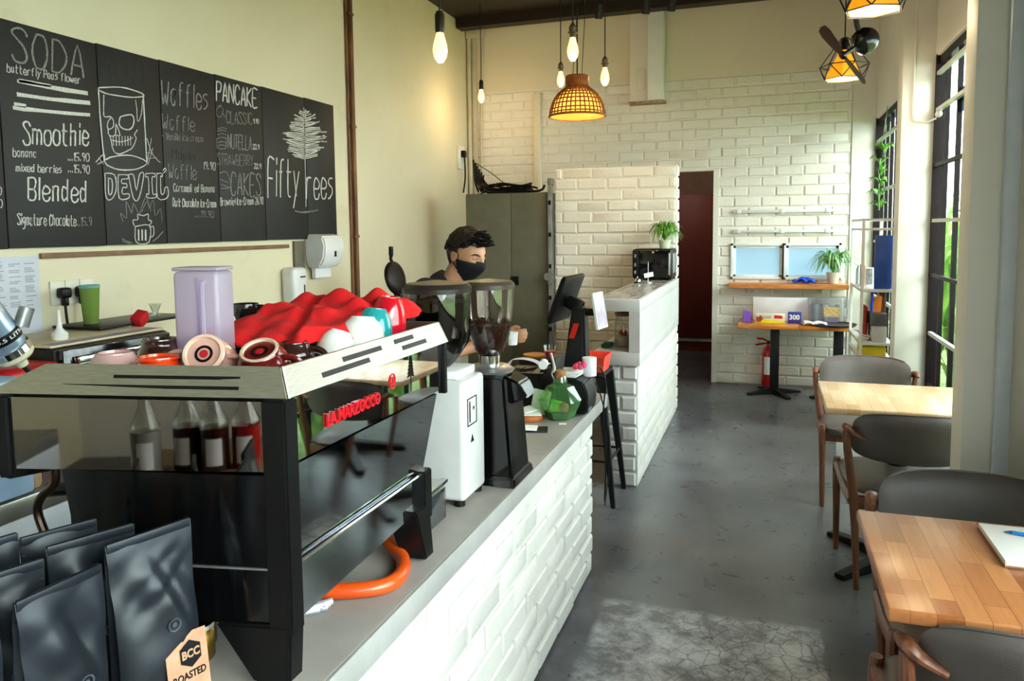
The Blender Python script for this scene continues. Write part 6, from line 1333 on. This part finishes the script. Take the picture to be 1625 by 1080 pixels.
b=BM(); hexa(b,[(-.19,7.33,z),(-.10,7.33,z),(-.10,7.40,z),(-.19,7.40,z),(-.18,7.36,z+.115),(-.12,7.36,z+.10),(-.12,7.39,z+.10),(-.18,7.39,z+.115)],.006); solo(b,'purple_pack',mat('purple_pack','#6d3fae','#8557c4',rough=.4),'purple pack at the left end of the orange table','pack',(-.145,7.365,z))
b=BM(); bb(b,-.10,.42,7.55,7.565,z,z+.22,.002); solo(b,'white_board',mat('white_board_sheet','#dcd9de','#e4e2e6',rough=.5),'white board leaning behind the boxes on the orange table','board',(.15,7.557,z))
t=T('wrap_box','long white and yellow cling wrap carton on the orange table','box',(.06,7.34,z))
b=BM(); bb(b,-.07,.185,7.31,7.375,z,z+.085,.003); P(b,'carton',mat('cream_carton','#ded8c8','#e6e1d4',rough=.5),t,w=1)
b=BM(); prism(b,[(-.13,-.042),(.125,-.042),(.125,-.02),(-.02,-.008),(-.13,.0)],.001,face_M((.06,7.3095,z+.043),(1,0,0),(0,0,1))); P(b,'yellow_band',mat('lemon_yellow','#e0d81a','#ece53a',rough=.5),t,w=1)
b=BM(); text(b,'Crystal',.034,face_M((.01,7.309,z+.058),(1,0,0),(0,0,1)),.0006,.10); P(b,'lettering',mat('olive_print','#8a8a4a'),t,w=1)
b=BM(); prism(b,[(-.035,-.014),(.04,-.014),(.035,.012),(-.03,.016)],.0008,face_M((.125,7.3092,z+.06),(1,0,0),(0,0,1))); P(b,'red_patch',M_redp,t,w=1)
b=BM(); prism(b,[(-.125,-.035),(-.09,-.035),(-.065,.0),(-.09,.03),(-.105,.012),(-.128,.02)],.0012,face_M((.06,7.309,z+.043),(1,0,0),(0,0,1))); P(b,'leaf_picture',mat('red_brown_print','#8a3a30','#b04a3c',ns=40),t,w=1)
t=T('number_box','blue box printed 300 on the orange table','box',(.265,7.36,z))
b=BM(); bb(b,.21,.325,7.34,7.38,z,z+.105,.003); P(b,'carton',mat('royal_blue_carton','#2a2f8a','#333a9c',rough=.4),t,w=1)
b=BM(); text(b,'300',.062,face_M((.267,7.3392,z+.056),(1,0,0),(0,0,1)),.0006,.09,.0025); P(b,'lettering',M_wpaper,t,w=1)
b=BM(); tube(b,[(.31,7.26,z+.004),(.42,7.24,z+.004)],.004,6); tube(b,[(.33,7.25,z+.004),(.40,7.27,z+.004)],.003,6); solo(b,'brown_sticks',mat('brown_stick','#7a4a2a'),'two thin brown sticks on the orange table before the blue box','sticks',(.36,7.255,z))
b=BM()
def tis(u,v): return (.43+.19*(u-.5)+.015*math.sin(7*v),7.25+.12*(v-.5),z+.006+.02*abs(math.sin(6*u+4*v))+.008*math.sin(11*v)**2)
sheet(b,tis,14,10,.003); solo(b,'white_tissue',M_wpaper,'crumpled white tissue on the orange table','tissue',(.43,7.25,z))
t=T('plastic_bin','clear plastic tub of cups with an orange label on the orange table','tub',(.58,7.52,z))
b=BM(); hexa(b,[(.40,7.44,z),(.72,7.44,z),(.72,7.64,z),(.40,7.64,z),(.385,7.43,z+.22),(.735,7.43,z+.22),(.735,7.65,z+.22),(.385,7.65,z+.22)],.006); P(b,'tub_wall',glass('clear_tub_plastic','#f2f4f7',.2,.16,'#e2e5ec'),t,w=1)
for k,(x,c) in enumerate(((.45,'#9aa4b4'),(.53,'#b8c2d0'),(.66,'#c6ccd6'))):
    b=BM(); lathe(b,[(.028,0),(.036,.16)],18,(x,7.54,z+.008)); P(b,'cup_stack',mat('pale_cup_%d'%k,c,c,rough=.4),t,w=1)
b=BM(); bb(b,.52,.66,7.425,7.43,z+.06,z+.15); lb=P(b,'paper_label',mat('orange_fruit_label','#e0a02a','#d9d0b0',ns=45),t,w=1)
b=BM(); bb(b,.55,.64,7.424,7.431,z+.012,z+.058); P(b,'purple_band',mat('violet_band','#8f7fb0'),t,w=1)
t=T('round_tray','large round dark tray on the right end of the orange table','tray',(.60,7.26,z))
b=BM(); lathe(b,[(.165,0),(.172,.004),(.185,.02),(.18,.02),(.165,.006),(0,.005)],44); P(b,'tray_body',mat('dark_bronze_tray','#4a4340','#575050',rough=.35,metal=.3),t)
# shelf unit
t=T('shelf_unit','open white metal shelf unit with folders beside the pillar','shelf unit',(.77,6.48,0))
M_sw=mat('white_shelf_metal','#d6d5d2','#dfdedb',rough=.35)
x0,x1,y0,y1=.69,.90,6.1,6.85
for x in (x0,x1):
    for y in (y0,y1): b=BM(); bb(b,x-.01,x+.01,y-.01,y+.01,0,1.595,.002); P(b,'post',M_sw,t,w=1)
for z_ in (1.585,1.515): 
    b=BM(); bb(b,x0,x1,y0-.008,y0+.008,z_-.008,z_+.008); bb(b,x0,x1,y1-.008,y1+.008,z_-.008,z_+.008); bb(b,x0-.008,x0+.008,y0,y1,z_-.008,z_+.008); bb(b,x1-.008,x1+.008,y0,y1,z_-.008,z_+.008); P(b,'rim',M_sw,t,w=1)
SH=(1.075,.68,.56,.25)
for z_ in SH: b=BM(); bb(b,x0-.01,x1+.01,y0-.01,y1+.01,z_-.02,z_,.002); P(b,'shelf',M_sw,t,w=1)
OFF=Vector((.035,0,0))
e=.0015
def bk(n,m,l,c,x0,x1,y0,y1,z0,z1,g=None,bev=.003,rot=0):
    b=BM(); box(b,((x0+x1)/2,(y0+y1)/2,(z0+z1)/2),(x1-x0,y1-y0,z1-z0),bev,(0,0,rot)); return solo(b,n,m,l,c,((x0+x1)/2,(y0+y1)/2,z0),group=g)
M_bl=mat('royal_blue_folder','#1d3f8c','#264a9c',rough=.4)
bk('blue_folder',M_bl,'tall royal blue folder on the top shelf of the white unit','folder',.738,.855,6.12,6.145,SH[0]+e,SH[0]+.395)
bk('brown_box',mat('brown_card_box','#9a6238','#aa7248',rough=.7),'slim brown box on the top shelf of the white unit','box',.685,.705,6.4,6.55,SH[0]+e,SH[0]+.165)
t2=T('photo_frame','small white framed card leaning beside the blue folder','frame',(.725,6.3,SH[0]+e))
b=BM(); box(b,(0,0,.075),(.06,.012,.15),.003,(-.08,0,.1)); P(b,'frame',M_wp,t2)
b=BM(); box(b,(0,-.0075,.08),(.042,.002,.12),0,(-.08,0,.1)); P(b,'card',mat('grey_card','#9c9c98','#6a6a68',ns=60),t2)
b=BM(); lathe(b,[(.022,0),(.022,.12),(.012,.14),(.012,.15),(0,.15)],18,(.69,6.66,SH[0]+e)); solo(b,'small_bottle',mat('pale_blue_bottle','#a9c2cf','#bcd0da',rough=.3),'small pale bottle behind the brown box on the top shelf','bottle',(.69,6.66,SH[0]+e))
bk('red_book',mat('brick_red_cover','#9a2a1a','#a83522',rough=.5),'brick red book standing left on the middle shelf','book',.685,.705,6.22,6.36,SH[1]+e,SH[1]+.26)
bk('red_book',mat('rust_cover','#b04a22','#bd5830',rough=.5),'rust orange book behind the brick red one','book',.71,.728,6.35,6.5,SH[1]+e,SH[1]+.24)
bk('grey_tray',mat('dark_grey_tray','#4d4f52','#5a5c5f',rough=.5),'dark grey document tray on the middle shelf of the white unit','tray',.725,.832,6.12,6.36,SH[1]+.1215,SH[1]+.215)
b=BM(); prism(b,[(-.035,0),(.03,0),(.038,.12),(.01,.13),(-.01,.11)],.012,face_M((.765,6.2,SH[1]+.2172),(1,0,0),(0,0,1)),.003); solo(b,'orange_pouch',mat('orange_pouch','#e07b14','#ea8a24',rough=.5),'orange pouch standing in front of the brown books','pouch',(.765,6.2,SH[1]+.2165))
for k,(xx,l) in enumerate(((.80,'dark brown book beside the orange pouch'),(.822,'dark brown book at the right end of the shelf'))): bk('dark_book',mat('dark_brown_cover','#4a2a20','#58342a',rough=.6),l,'book',xx-.01,xx+.01,6.2,6.33,SH[1]+.2165,SH[1]+.365)
b=BM(); tube(b,[(.735,6.16,SH[1]+.37),(.732,6.155,SH[1]+.32),(.728,6.15,SH[1]+.26),(.732,6.15,SH[1]+.2185)],[.012,.014,.018,.012],8,smooth=3,flat=.6); solo(b,'blue_strap',mat('bright_blue_cloth','#1b3fd0'),'bright blue strap hanging beside the orange pouch','strap',(.732,6.15,SH[1]+.2165))
bk('white_box',mat('pale_grey_carton','#b9b9bc','#c5c5c8',rough=.6),'pale grey carton under the dark grey tray on the white unit','box',.735,.832,6.12,6.4,SH[1]+e,SH[1]+.1195) 
b=BM(); 
for k in range(4): box(b,(.69,6.24+.02*k,SH[1]+.012+.010*k),(.055,.2,.005),.0005,(.1,.25,.2*k-.3))
solo(b,'loose_papers',M_wpaper,'messy white papers left of the pale grey carton on the white unit','papers',(.70,6.22,SH[1]+e))
bk('yellow_box',mat('yellow_carton','#d8c012','#e4cf2a',rough=.5),'flat yellow box under the low shelf of the white unit','box',.675,.83,6.12,6.5,SH[2]+e,SH[2]+.085)
bk('brown_carton',mat('brown_card_box','#9a6238'),'brown carton on the lowest shelf below the yellow box','box',.675,.83,6.12,6.5,SH[3]+e,SH[3]+.1335)
OFF=Vector((.10,0,.02))
# plant hanging at the rear window
t=T('hanging_plant','leafy plant hanging at the top of the rear barred window','plant',(.80,7.0,2.15))
b=BM(); tube(b,[(.80,7.0,2.15),(.82,7.0,2.3),(.845,7.0,2.54)],.003,6); tube(b,[(.80,7.0,2.13),(.79,6.98,1.9),(.80,7,1.65)],.005,6,smooth=3); P(b,'vine',M_leaf,t,w=1)
b=BM(); r_=random.Random(22)
for k in range(6): blades(b,9,.13,.035,.13,r_,1.0,(.80+r_.uniform(-.02,.02),7.0+r_.uniform(-.05,.05),2.12-.09*k))
P(b,'foliage',mat('fresh_green_leaf','#3f7f25'),t,w=1,angle=70)
b=BM(); lathe(b,[(.03,0),(.045,.07),(.045,.075),(0,.07)],18,(.80,7.0,2.08)); P(b,'basket',M_blackm,t,w=1)

OFF=Vector((0,0,0))

# ---------------------------------------------------------------- lamps
M_bulb=mat('lit_bulb_glass','#ffd9a0',emit='#ffb35c',es=4.5,rough=.2)
M_cord=mat('black_cord','#141312',rough=.6)
def lightpt(par,loc,en,col=(1,.72,.38),r=.03):
    l=bpy.data.lights.new('bulb_light','POINT'); l.energy=en; l.color=col; l.shadow_soft_size=r; o=bpy.data.objects.new('bulb_light',l); COL.objects.link(o); o.parent=par; o.location=loc
def pendant(label,loc,k=1.0,en=10,collar=False):
    """loc = bottom of the bulb"""
    t=T('pendant_bulb',label,'pendant lamp',loc,0,'bare filament bulbs on black cords')
    b=BM(); lathe(b,[(0,0),(.012*k,.002),(.026*k,.022*k),(.032*k,.05*k),(.029*k,.075*k),(.019*k,.11*k),(.014*k,.13*k)],24); P(b,'bulb',M_bulb,t)
    b=BM()
    if collar: lathe(b,[(.017*k,.128*k),(.017*k,.15*k),(.028*k,.152*k),(.028*k,.158*k),(.02*k,.16*k),(.022*k,.185*k),(.012*k,.2*k),(.004,.215*k)],20)
    else: lathe(b,[(.018*k,.125*k),(.021*k,.14*k),(.021*k,.20*k),(.014*k,.215*k),(.004,.22*k)],20)
    P(b,'socket',mat('dark_bronze_socket','#2a211b','#3a2f27',rough=.45,metal=.4) if not collar else mat('brass_socket','#5e5440','#786b50',rough=.4,metal=.6),t)
    b=BM(); tube(b,[(0,0,.21*k),(0,0,ZC-loc[2])],.004,8); P(b,'cord',M_cord,t)
    lightpt(t,(0,0,-.05),en); return t
pendant('large bare filament bulb hanging nearest, in front of the cream wall',(-1.385,3.2,2.292),1.05,4)
pendant('small bare bulb hanging low by the corner pipes',(-2.639,7.0,2.773),1.0,7)
pendant('bare bulb hanging left of the rattan lamp',(-1.573,6.0,2.678),.95,7,True)
pendant('larger bare bulb hanging above the rattan lamp',(-1.022,4.2,2.473),1.0,7,True)
pendant('bare bulb hanging right of the rattan lamp',(-1.089,5.4,2.551),.98,7,True)
t=T('rattan_lamp','woven rattan dome pendant lamp in the middle of the bulbs','pendant lamp',(-1.193,5.0,2.288))
prof=[(.185,0),(.182,.03),(.165,.09),(.135,.14),(.10,.172),(.078,.19),(.072,.21),(.072,.262)]
M_rat=mat('rattan_cane','#6e3c14','#8f5520',rough=.6,ns=30)
b=BM(); pr=catmull([(r,0,z) for r,z in prof],4)
for k in range(36):
    a=2*PI*k/36; tube(b,[(p.x*math.cos(a),p.x*math.sin(a),p.z) for p in pr[::2]],.0048,6)
for p in pr[1:-1:2]: 
    tube(b,[(p.x*math.cos(i*PI/18),p.x*math.sin(i*PI/18),p.z) for i in range(36)],.0045,5,closed=True)
for i in range(9): tube(b,[(.074*math.cos(q*PI/14),.074*math.sin(q*PI/14),.197+i*.0075) for q in range(28)],.004,5,closed=True)
P(b,'woven_shade',M_rat,t,angle=60)
b=BM(); tube(b,[(.187*math.cos(i*PI/24),.187*math.sin(i*PI/24),0) for i in range(48)],.007,8,closed=True); P(b,'rim',M_rat,t)
b=BM(); sheet(b,lambda u,v:(lambda p:(p.x*.965*math.cos(2*PI*u),p.x*.965*math.sin(2*PI*u),p.z))(pr[min(len(pr)-1,int(v*(len(pr)-1)))]),40,14); 
mm,nn_,bs_=nt('rattan_lining'); bs_.inputs['Base Color'].default_value=lin('#e0a850'); bs_.inputs['Roughness'].default_value=.8
tl=nn_.nodes.new('ShaderNodeBsdfTranslucent'); tl.inputs[0].default_value=lin('#e8b460'); mx_=nn_.nodes.new('ShaderNodeMixShader'); mx_.inputs[0].default_value=.6; nn_.links.new(bs_.outputs[0],mx_.inputs[1]); nn_.links.new(tl.outputs[0],mx_.inputs[2]); nn_.links.new(mx_.outputs[0],nn_.nodes['Material Output'].inputs[0])
P(b,'lining',mm,t,angle=60)
b=BM(); lathe(b,[(0,.03),(.02,.04),(.028,.065),(.022,.09),(.013,.115)],20); P(b,'bulb',M_bulb,t)
b=BM(); lathe(b,[(.016,.113),(.018,.17),(.01,.19)],16); lathe(b,[(.073,.258),(.073,.266),(0,.268)],24); P(b,'socket',mat('dark_bronze_socket','#2a211b'),t)
b=BM(); tube(b,[(0,0,.19),(0,0,ZC-2.288)],.005,8); tube(b,[(.03,0,.266),(.05,0,.6),(.06,0,ZC-2.288)],.0025,6); tube(b,[(-.03,0,.266),(.01,0,.8),(.1,0,ZC-2.288)],.0025,6); P(b,'cord',M_cord,t)
lightpt(t,(0,0,.02),7)
def cage(label,loc,en):
    """faceted wire cage with a lit hexagonal cone shade; loc = shade bottom centre"""
    t=T('cage_lamp',label,'pendant lamp',loc,.35,'wire cage pendant lamps')
    m,n_,b_=nt('amber_lamp_fabric') if 'amber_lamp_fabric' not in MATS else (MATS['amber_lamp_fabric'],None,None)
    if n_:
        MATS['amber_lamp_fabric']=m; b_.inputs['Base Color'].default_value=lin('#e89a20'); b_.inputs['Emission Color'].default_value=lin('#ffa01c'); b_.inputs['Emission Strength'].default_value=.75
    b=BM(); lathe(b,[(.112,0),(.105,.02),(.028,.165)],6,caps=False); P(b,'shade',m,t,angle=10)
    b=BM(); lathe(b,[(.108,.003),(0,.004)],6,caps=False); P(b,'diffuser',mat('lit_diffuser','#fff3d8',emit='#ffe9b8',es=2.2),t,angle=10)
    b=BM(); R0,R1=.118,.137; A=[2*PI*i/6 for i in range(6)]
    P0=[Vector((R0*math.cos(a),R0*math.sin(a),-.004)) for a in A]; P1=[Vector((R1*math.cos(a+PI/6),R1*math.sin(a+PI/6),.075)) for a in A]; P2_=[Vector((.02*math.cos(a+PI/6),.02*math.sin(a+PI/6),.235)) for a in A]
    for i in range(6):
        for p,q in ((P0[i],P0[(i+1)%6]),(P0[i],P1[i]),(P0[(i+1)%6],P1[i]),(P1[i],P1[(i+1)%6]),(P1[i],P2_[i]),(P2_[i],P2_[(i+1)%6])): tube(b,[p,q],.0032,6)
    P(b,'wire_cage',M_blackm,t)
    b=BM(); lathe(b,[(.022,.165),(.022,.22),(.012,.24),(.004,.245)],16); P(b,'socket',M_blackm,t)
    b=BM(); tube(b,[(0,0,.24),(0,0,ZC-loc[2])],.004,8); P(b,'cord',M_cord,t)
    lightpt(t,(0,0,-.04),en,(1,.8,.5))
cage('wire cage lamp with glowing amber shade hanging below the fan',(.44,5.0,2.416),9)
cage('wire cage lamp cut by the top edge of the photo, nearest of the two',(.433,3.6,2.445),9)
# fan
OFF=Vector((.06,0,.03))
t=T('wall_fan','brown orbit fan with dark motor hanging by the cage lamps','fan',(.41,4.5,2.5))
b=BM(); tube(b,[(.385,4.5,2.70),(.385,4.5,ZC-.035)],.014,12); ball(b,(.385,4.5,2.665),(.048,.048,.045),3); P(b,'down_rod',M_blackm,t,w=1)
b=BM(); tube(b,[(.385,4.5,2.64),(.395,4.51,2.58),(.405,4.52,2.55)],.014,10); P(b,'swivel_arm',M_blackm,t,w=1)
ax=Vector((-.74,-.42,-.52)).normalized(); Mf=face_M((.435,4.55,2.495),ax.orthogonal(),ax.cross(ax.orthogonal()))
b=BM(); lathe(b,[(0,-.07),(.05,-.062),(.068,-.03),(.07,.0),(.062,.03),(.035,.05),(.012,.06),(.012,.13),(.022,.135),(.022,.15),(0,.155)],32,M=Mf); P(b,'motor',mat('gloss_black_motor','#0c0c0d','#131314',rough=.2),t,w=1)
for k in range(2):
    an=2.55+k*PI; b=BM()
    for i_ in range(1):
        tt=BM(); pl=[(.02,-.016),(.06,-.026),(.15,-.033),(.185,-.026),(.196,0),(.185,.026),(.15,.033),(.06,.026),(.02,.016)]; prism(tt,pl,.006,None,.0015); merge(b,tt,Mf@Matrix.Translation((0,0,.138))@Matrix.Rotation(an,4,'Z')@Matrix.Rotation(.28,4,'X'))
    P(b,'blade',mat('dark_walnut_blade','#2c1812','#3c241a',rough=.4),t,w=1)
OFF=Vector((0,0,0))
for i,(x,l) in enumerate(((-1.37,'black track spotlight left of the cords'),(-.97,'black track spotlight beside the white duct'),(-.76,'black track spotlight right of the white duct'))):
    t=T('track_spotlight',l,'spotlight',(x,6.5,3.35),0,'black track spotlights under the ceiling')
    b=BM(); lathe(b,[(.032,-.03),(.034,.0),(.03,.09),(.0,.10)],20,M=TR((0,0,0),(.3,.15,0)))
    for q in range(3): lathe(b,[(.036,.012+.022*q),(.036,.022+.022*q)],20,M=TR((0,0,0),(.3,.15,0)))
    P(b,'lamp_head',M_blackm,t)
    b=BM(); tube(b,[(0,0,.09),(0,0,ZC-3.35)],.01,8); P(b,'stem',M_blackm,t)
# ---------------------------------------------------------------- tables and chairs
def table(label,cx,cy,m,hw,hd):
    t=T('cafe_table',label,'table',(cx,cy,0),0,'square wooden cafe tables')
    b=BM(); bb(b,-hw,hw,-hd,hd,.742,.77,.006,3); P(b,'tabletop',m,t)
    b=BM(); lathe(b,[(.045,.03),(.045,.70),(.12,.715),(.12,.741)],24); P(b,'pedestal',M_blackm,t)
    b=BM()
    for a in range(4):
        an=a*PI/2+PI/4; d=Vector((math.cos(an),math.sin(an),0)); q=Vector((-d.y,d.x,0)); p0=Vector((0,0,0)); hexa(b,[p0-q*.035,d*.36-q*.025,d*.36+q*.025,p0+q*.035,p0-q*.035+Vector((0,0,.06)),d*.36-q*.025+Vector((0,0,.022)),d*.36+q*.025+Vector((0,0,.022)),p0+q*.035+Vector((0,0,.06))],.004)
    P(b,'cross_foot',M_blackm,t); return t
table('nearest square table with warm orange-brown top and a notebook on it',.60,1.916,M_tab1,.33,.285)
table('farther square table with pale wooden top, by the barred window',.60,3.735,M_tab2,.325,.30)
def make_chair(label,loc,rot):
    t=T('dining_chair',label,'chair',loc,rot,'walnut chairs with grey-brown vinyl pads')
    b=BM()
    def seat(u,v,s=1):
        a,c=u*2-1,v*2-1; w_=.245-.02*(c<0)*(-c); k=(max(abs(a),abs(c)))
        f=lambda q:q*math.sqrt(max(0,1-0.0*q*q)); rx=a*w_; ry=c*.235
        # superellipse rounding
        r=(abs(a)**5+abs(c)**5)**(1/5) or 1; sc=max(abs(a),abs(c))/r; ed=max(abs(a),abs(c))**6
        return (rx*sc,ry*sc+.01,(.462-.028*ed+.008*c) if s>0 else .412)
    sheet(b,lambda u,v:seat(u,v),20,20); sheet(b,lambda u,v:seat(u,v,-1),20,20)
    g=BM(); 
    per=[(i/20,0) for i in range(20)]+[(1,i/20) for i in range(20)]+[(1-i/20,1) for i in range(20)]+[(0,1-i/20) for i in range(20)]
    tp=[g.verts.new(seat(*p)) for p in per]; md=[g.verts.new(Vector(seat(*p))*1+Vector((seat(*p)[0]*.012,seat(*p)[1]*.012,-.012))) for p in per]; bt=[g.verts.new(seat(*p,-1)) for p in per]
    for A,Bq in ((tp,md),(md,bt)):
        for i in range(len(A)): j=(i+1)%len(A); g.faces.new((A[i],A[j],Bq[j],Bq[i]))
    merge(b,g); bmesh.ops.remove_doubles(b,verts=b.verts[:],dist=.0005); bmesh.ops.recalc_face_normals(b,faces=b.faces[:]); P(b,'seat',M_vinyl,t,angle=50)
    # back pad: rounded, curved in plan
    b=BM()
    def back(s):
        def f(u,v):
            a,c=u*2-1,v*2-1; r=(abs(a)**5+abs(c)**5)**(1/5) or 1; sc=max(abs(a),abs(c))/r; aa,cc=a*sc,c*sc
            ed=max(abs(a),abs(c)); th=.026*(1-ed**5)+.0005
            x=aa*.245; y=-.245+.062*aa*aa-.028*cc; hz=.112*(1-(.02 if cc>0 else .22)*aa*aa)
            return (x,y+s*th,.662+cc*hz-.008*aa*aa)
        return f
    sheet(b,back(1),28,16); sheet(b,back(-1),28,16); bmesh.ops.remove_doubles(b,verts=b.verts[:],dist=.0022); bmesh.ops.recalc_face_normals(b,faces=b.faces[:]); bp=P(b,'backrest',M_vinyl,t,angle=60)
    b=BM(); 
    def edge(th):
        p=back(0)(.5+.5*math.cos(th)*1,.5+.5*math.sin(th)) if 0 else None
    pts=[back(0)(i/14,1) for i in range(15)]; tube(b,pts,.004,6); P(b,'piping',M_vinyl,bp)
    for s in (-1,1):
        b=BM(); tube(b,[(s*.215,-.215,0),(s*.222,-.20,.22),(s*.235,-.195,.42),(s*.262,-.205,.60),(s*.268,-.205,.685)],[.0125,.0155,.0195,.0165,.014],10,smooth=3); P(b,'leg',M_wdark,t)
        b=BM(); tube(b,[(s*.242,.205,0),(s*.245,.198,.22),(s*.248,.19,.40),(s*.248,.188,.455)],[.0125,.016,.0195,.015],10,smooth=3); P(b,'leg',M_wdark,t)
        b=BM(); tube(b,[(s*.248,.19,.425),(s*.246,.0,.395),(s*.238,-.19,.375)],[.016,.019,.018],10,smooth=3,flat=1.2); P(b,'side_rail',M_wdark,t)
        b=BM(); tube(b,[(s*.268,-.135,.683),(s*.268,-.18,.695),(s*.258,-.21,.690),(s*.235,-.212,.672),(s*.195,-.225,.655)],[.008,.018,.019,.015,.010],10,smooth=4,flat=.75); P(b,'armrest',M_wdark,t)
    b=BM(); bb(b,-.24,.24,.17,.20,.365,.41,.005); P(b,'cross_rail',M_wdark,t)
    b=BM(); bb(b,-.23,.23,-.205,-.175,.345,.40,.005); P(b,'cross_rail',M_wdark,t)
    return t
A_=make_chair('walnut chair tucked behind the farther table, facing the camera',(.575,4.60,0),PI)
dup(A_,'walnut chair with its back to the camera at the farther table',(.612,3.63,0),.05)
dup(A_,'walnut chair facing the camera behind the nearest table',(.615,2.36,0),PI)
dup(A_,'walnut chair cut off at the bottom right corner of the photo',(.565,1.855,0),.05)
t=T('notebook','white paper notebook lying open on the nearest table','notebook',(.655,2.03,.7705))
b=BM(); bb(b,-.11,.15,-.12,.115,0,.004,.001); P(b,'cover',mat('kraft_cover','#8a6a4c'),t)
b=BM(); bb(b,-.108,.147,-.118,.113,.0042,.016,.001); P(b,'pages',M_wpaper,t)
t=T('ballpoint_pen','blue pen resting on the white notebook','pen',(.65,2.07,.7925))
b=BM(); tube(b,[(-.045,.012,0),(.07,-.022,0)],.0045,10); P(b,'barrel',mat('pen_blue','#1f6fb0','#2a7dc0',rough=.3),t)
b=BM(); tube(b,[(-.045,.012,0),(-.062,.017,-.002)],[.0045,.001],8); P(b,'tip',mat('pen_blue_tip','#1a4f80'),t)
t=T('cleaning_board','white board with a blue edge standing on the floor beyond the farther table','board',(.57,5.25,0))
b=BM(); box(b,(0,0,.21),(.20,.02,.40),.004,(-.12,0,0)); P(b,'panel',M_wp,t)
b=BM(); box(b,(.125,0,.215),(.035,.03,.42),.003,(-.12,0,0)); P(b,'blue_edge',mat('mid_blue_plastic','#1f5f9c','#2a6eac',rough=.4),t)
b=BM(); bb(b,-.09,.09,-.07,.07,.001,.012,.002); P(b,'base',M_black,t)
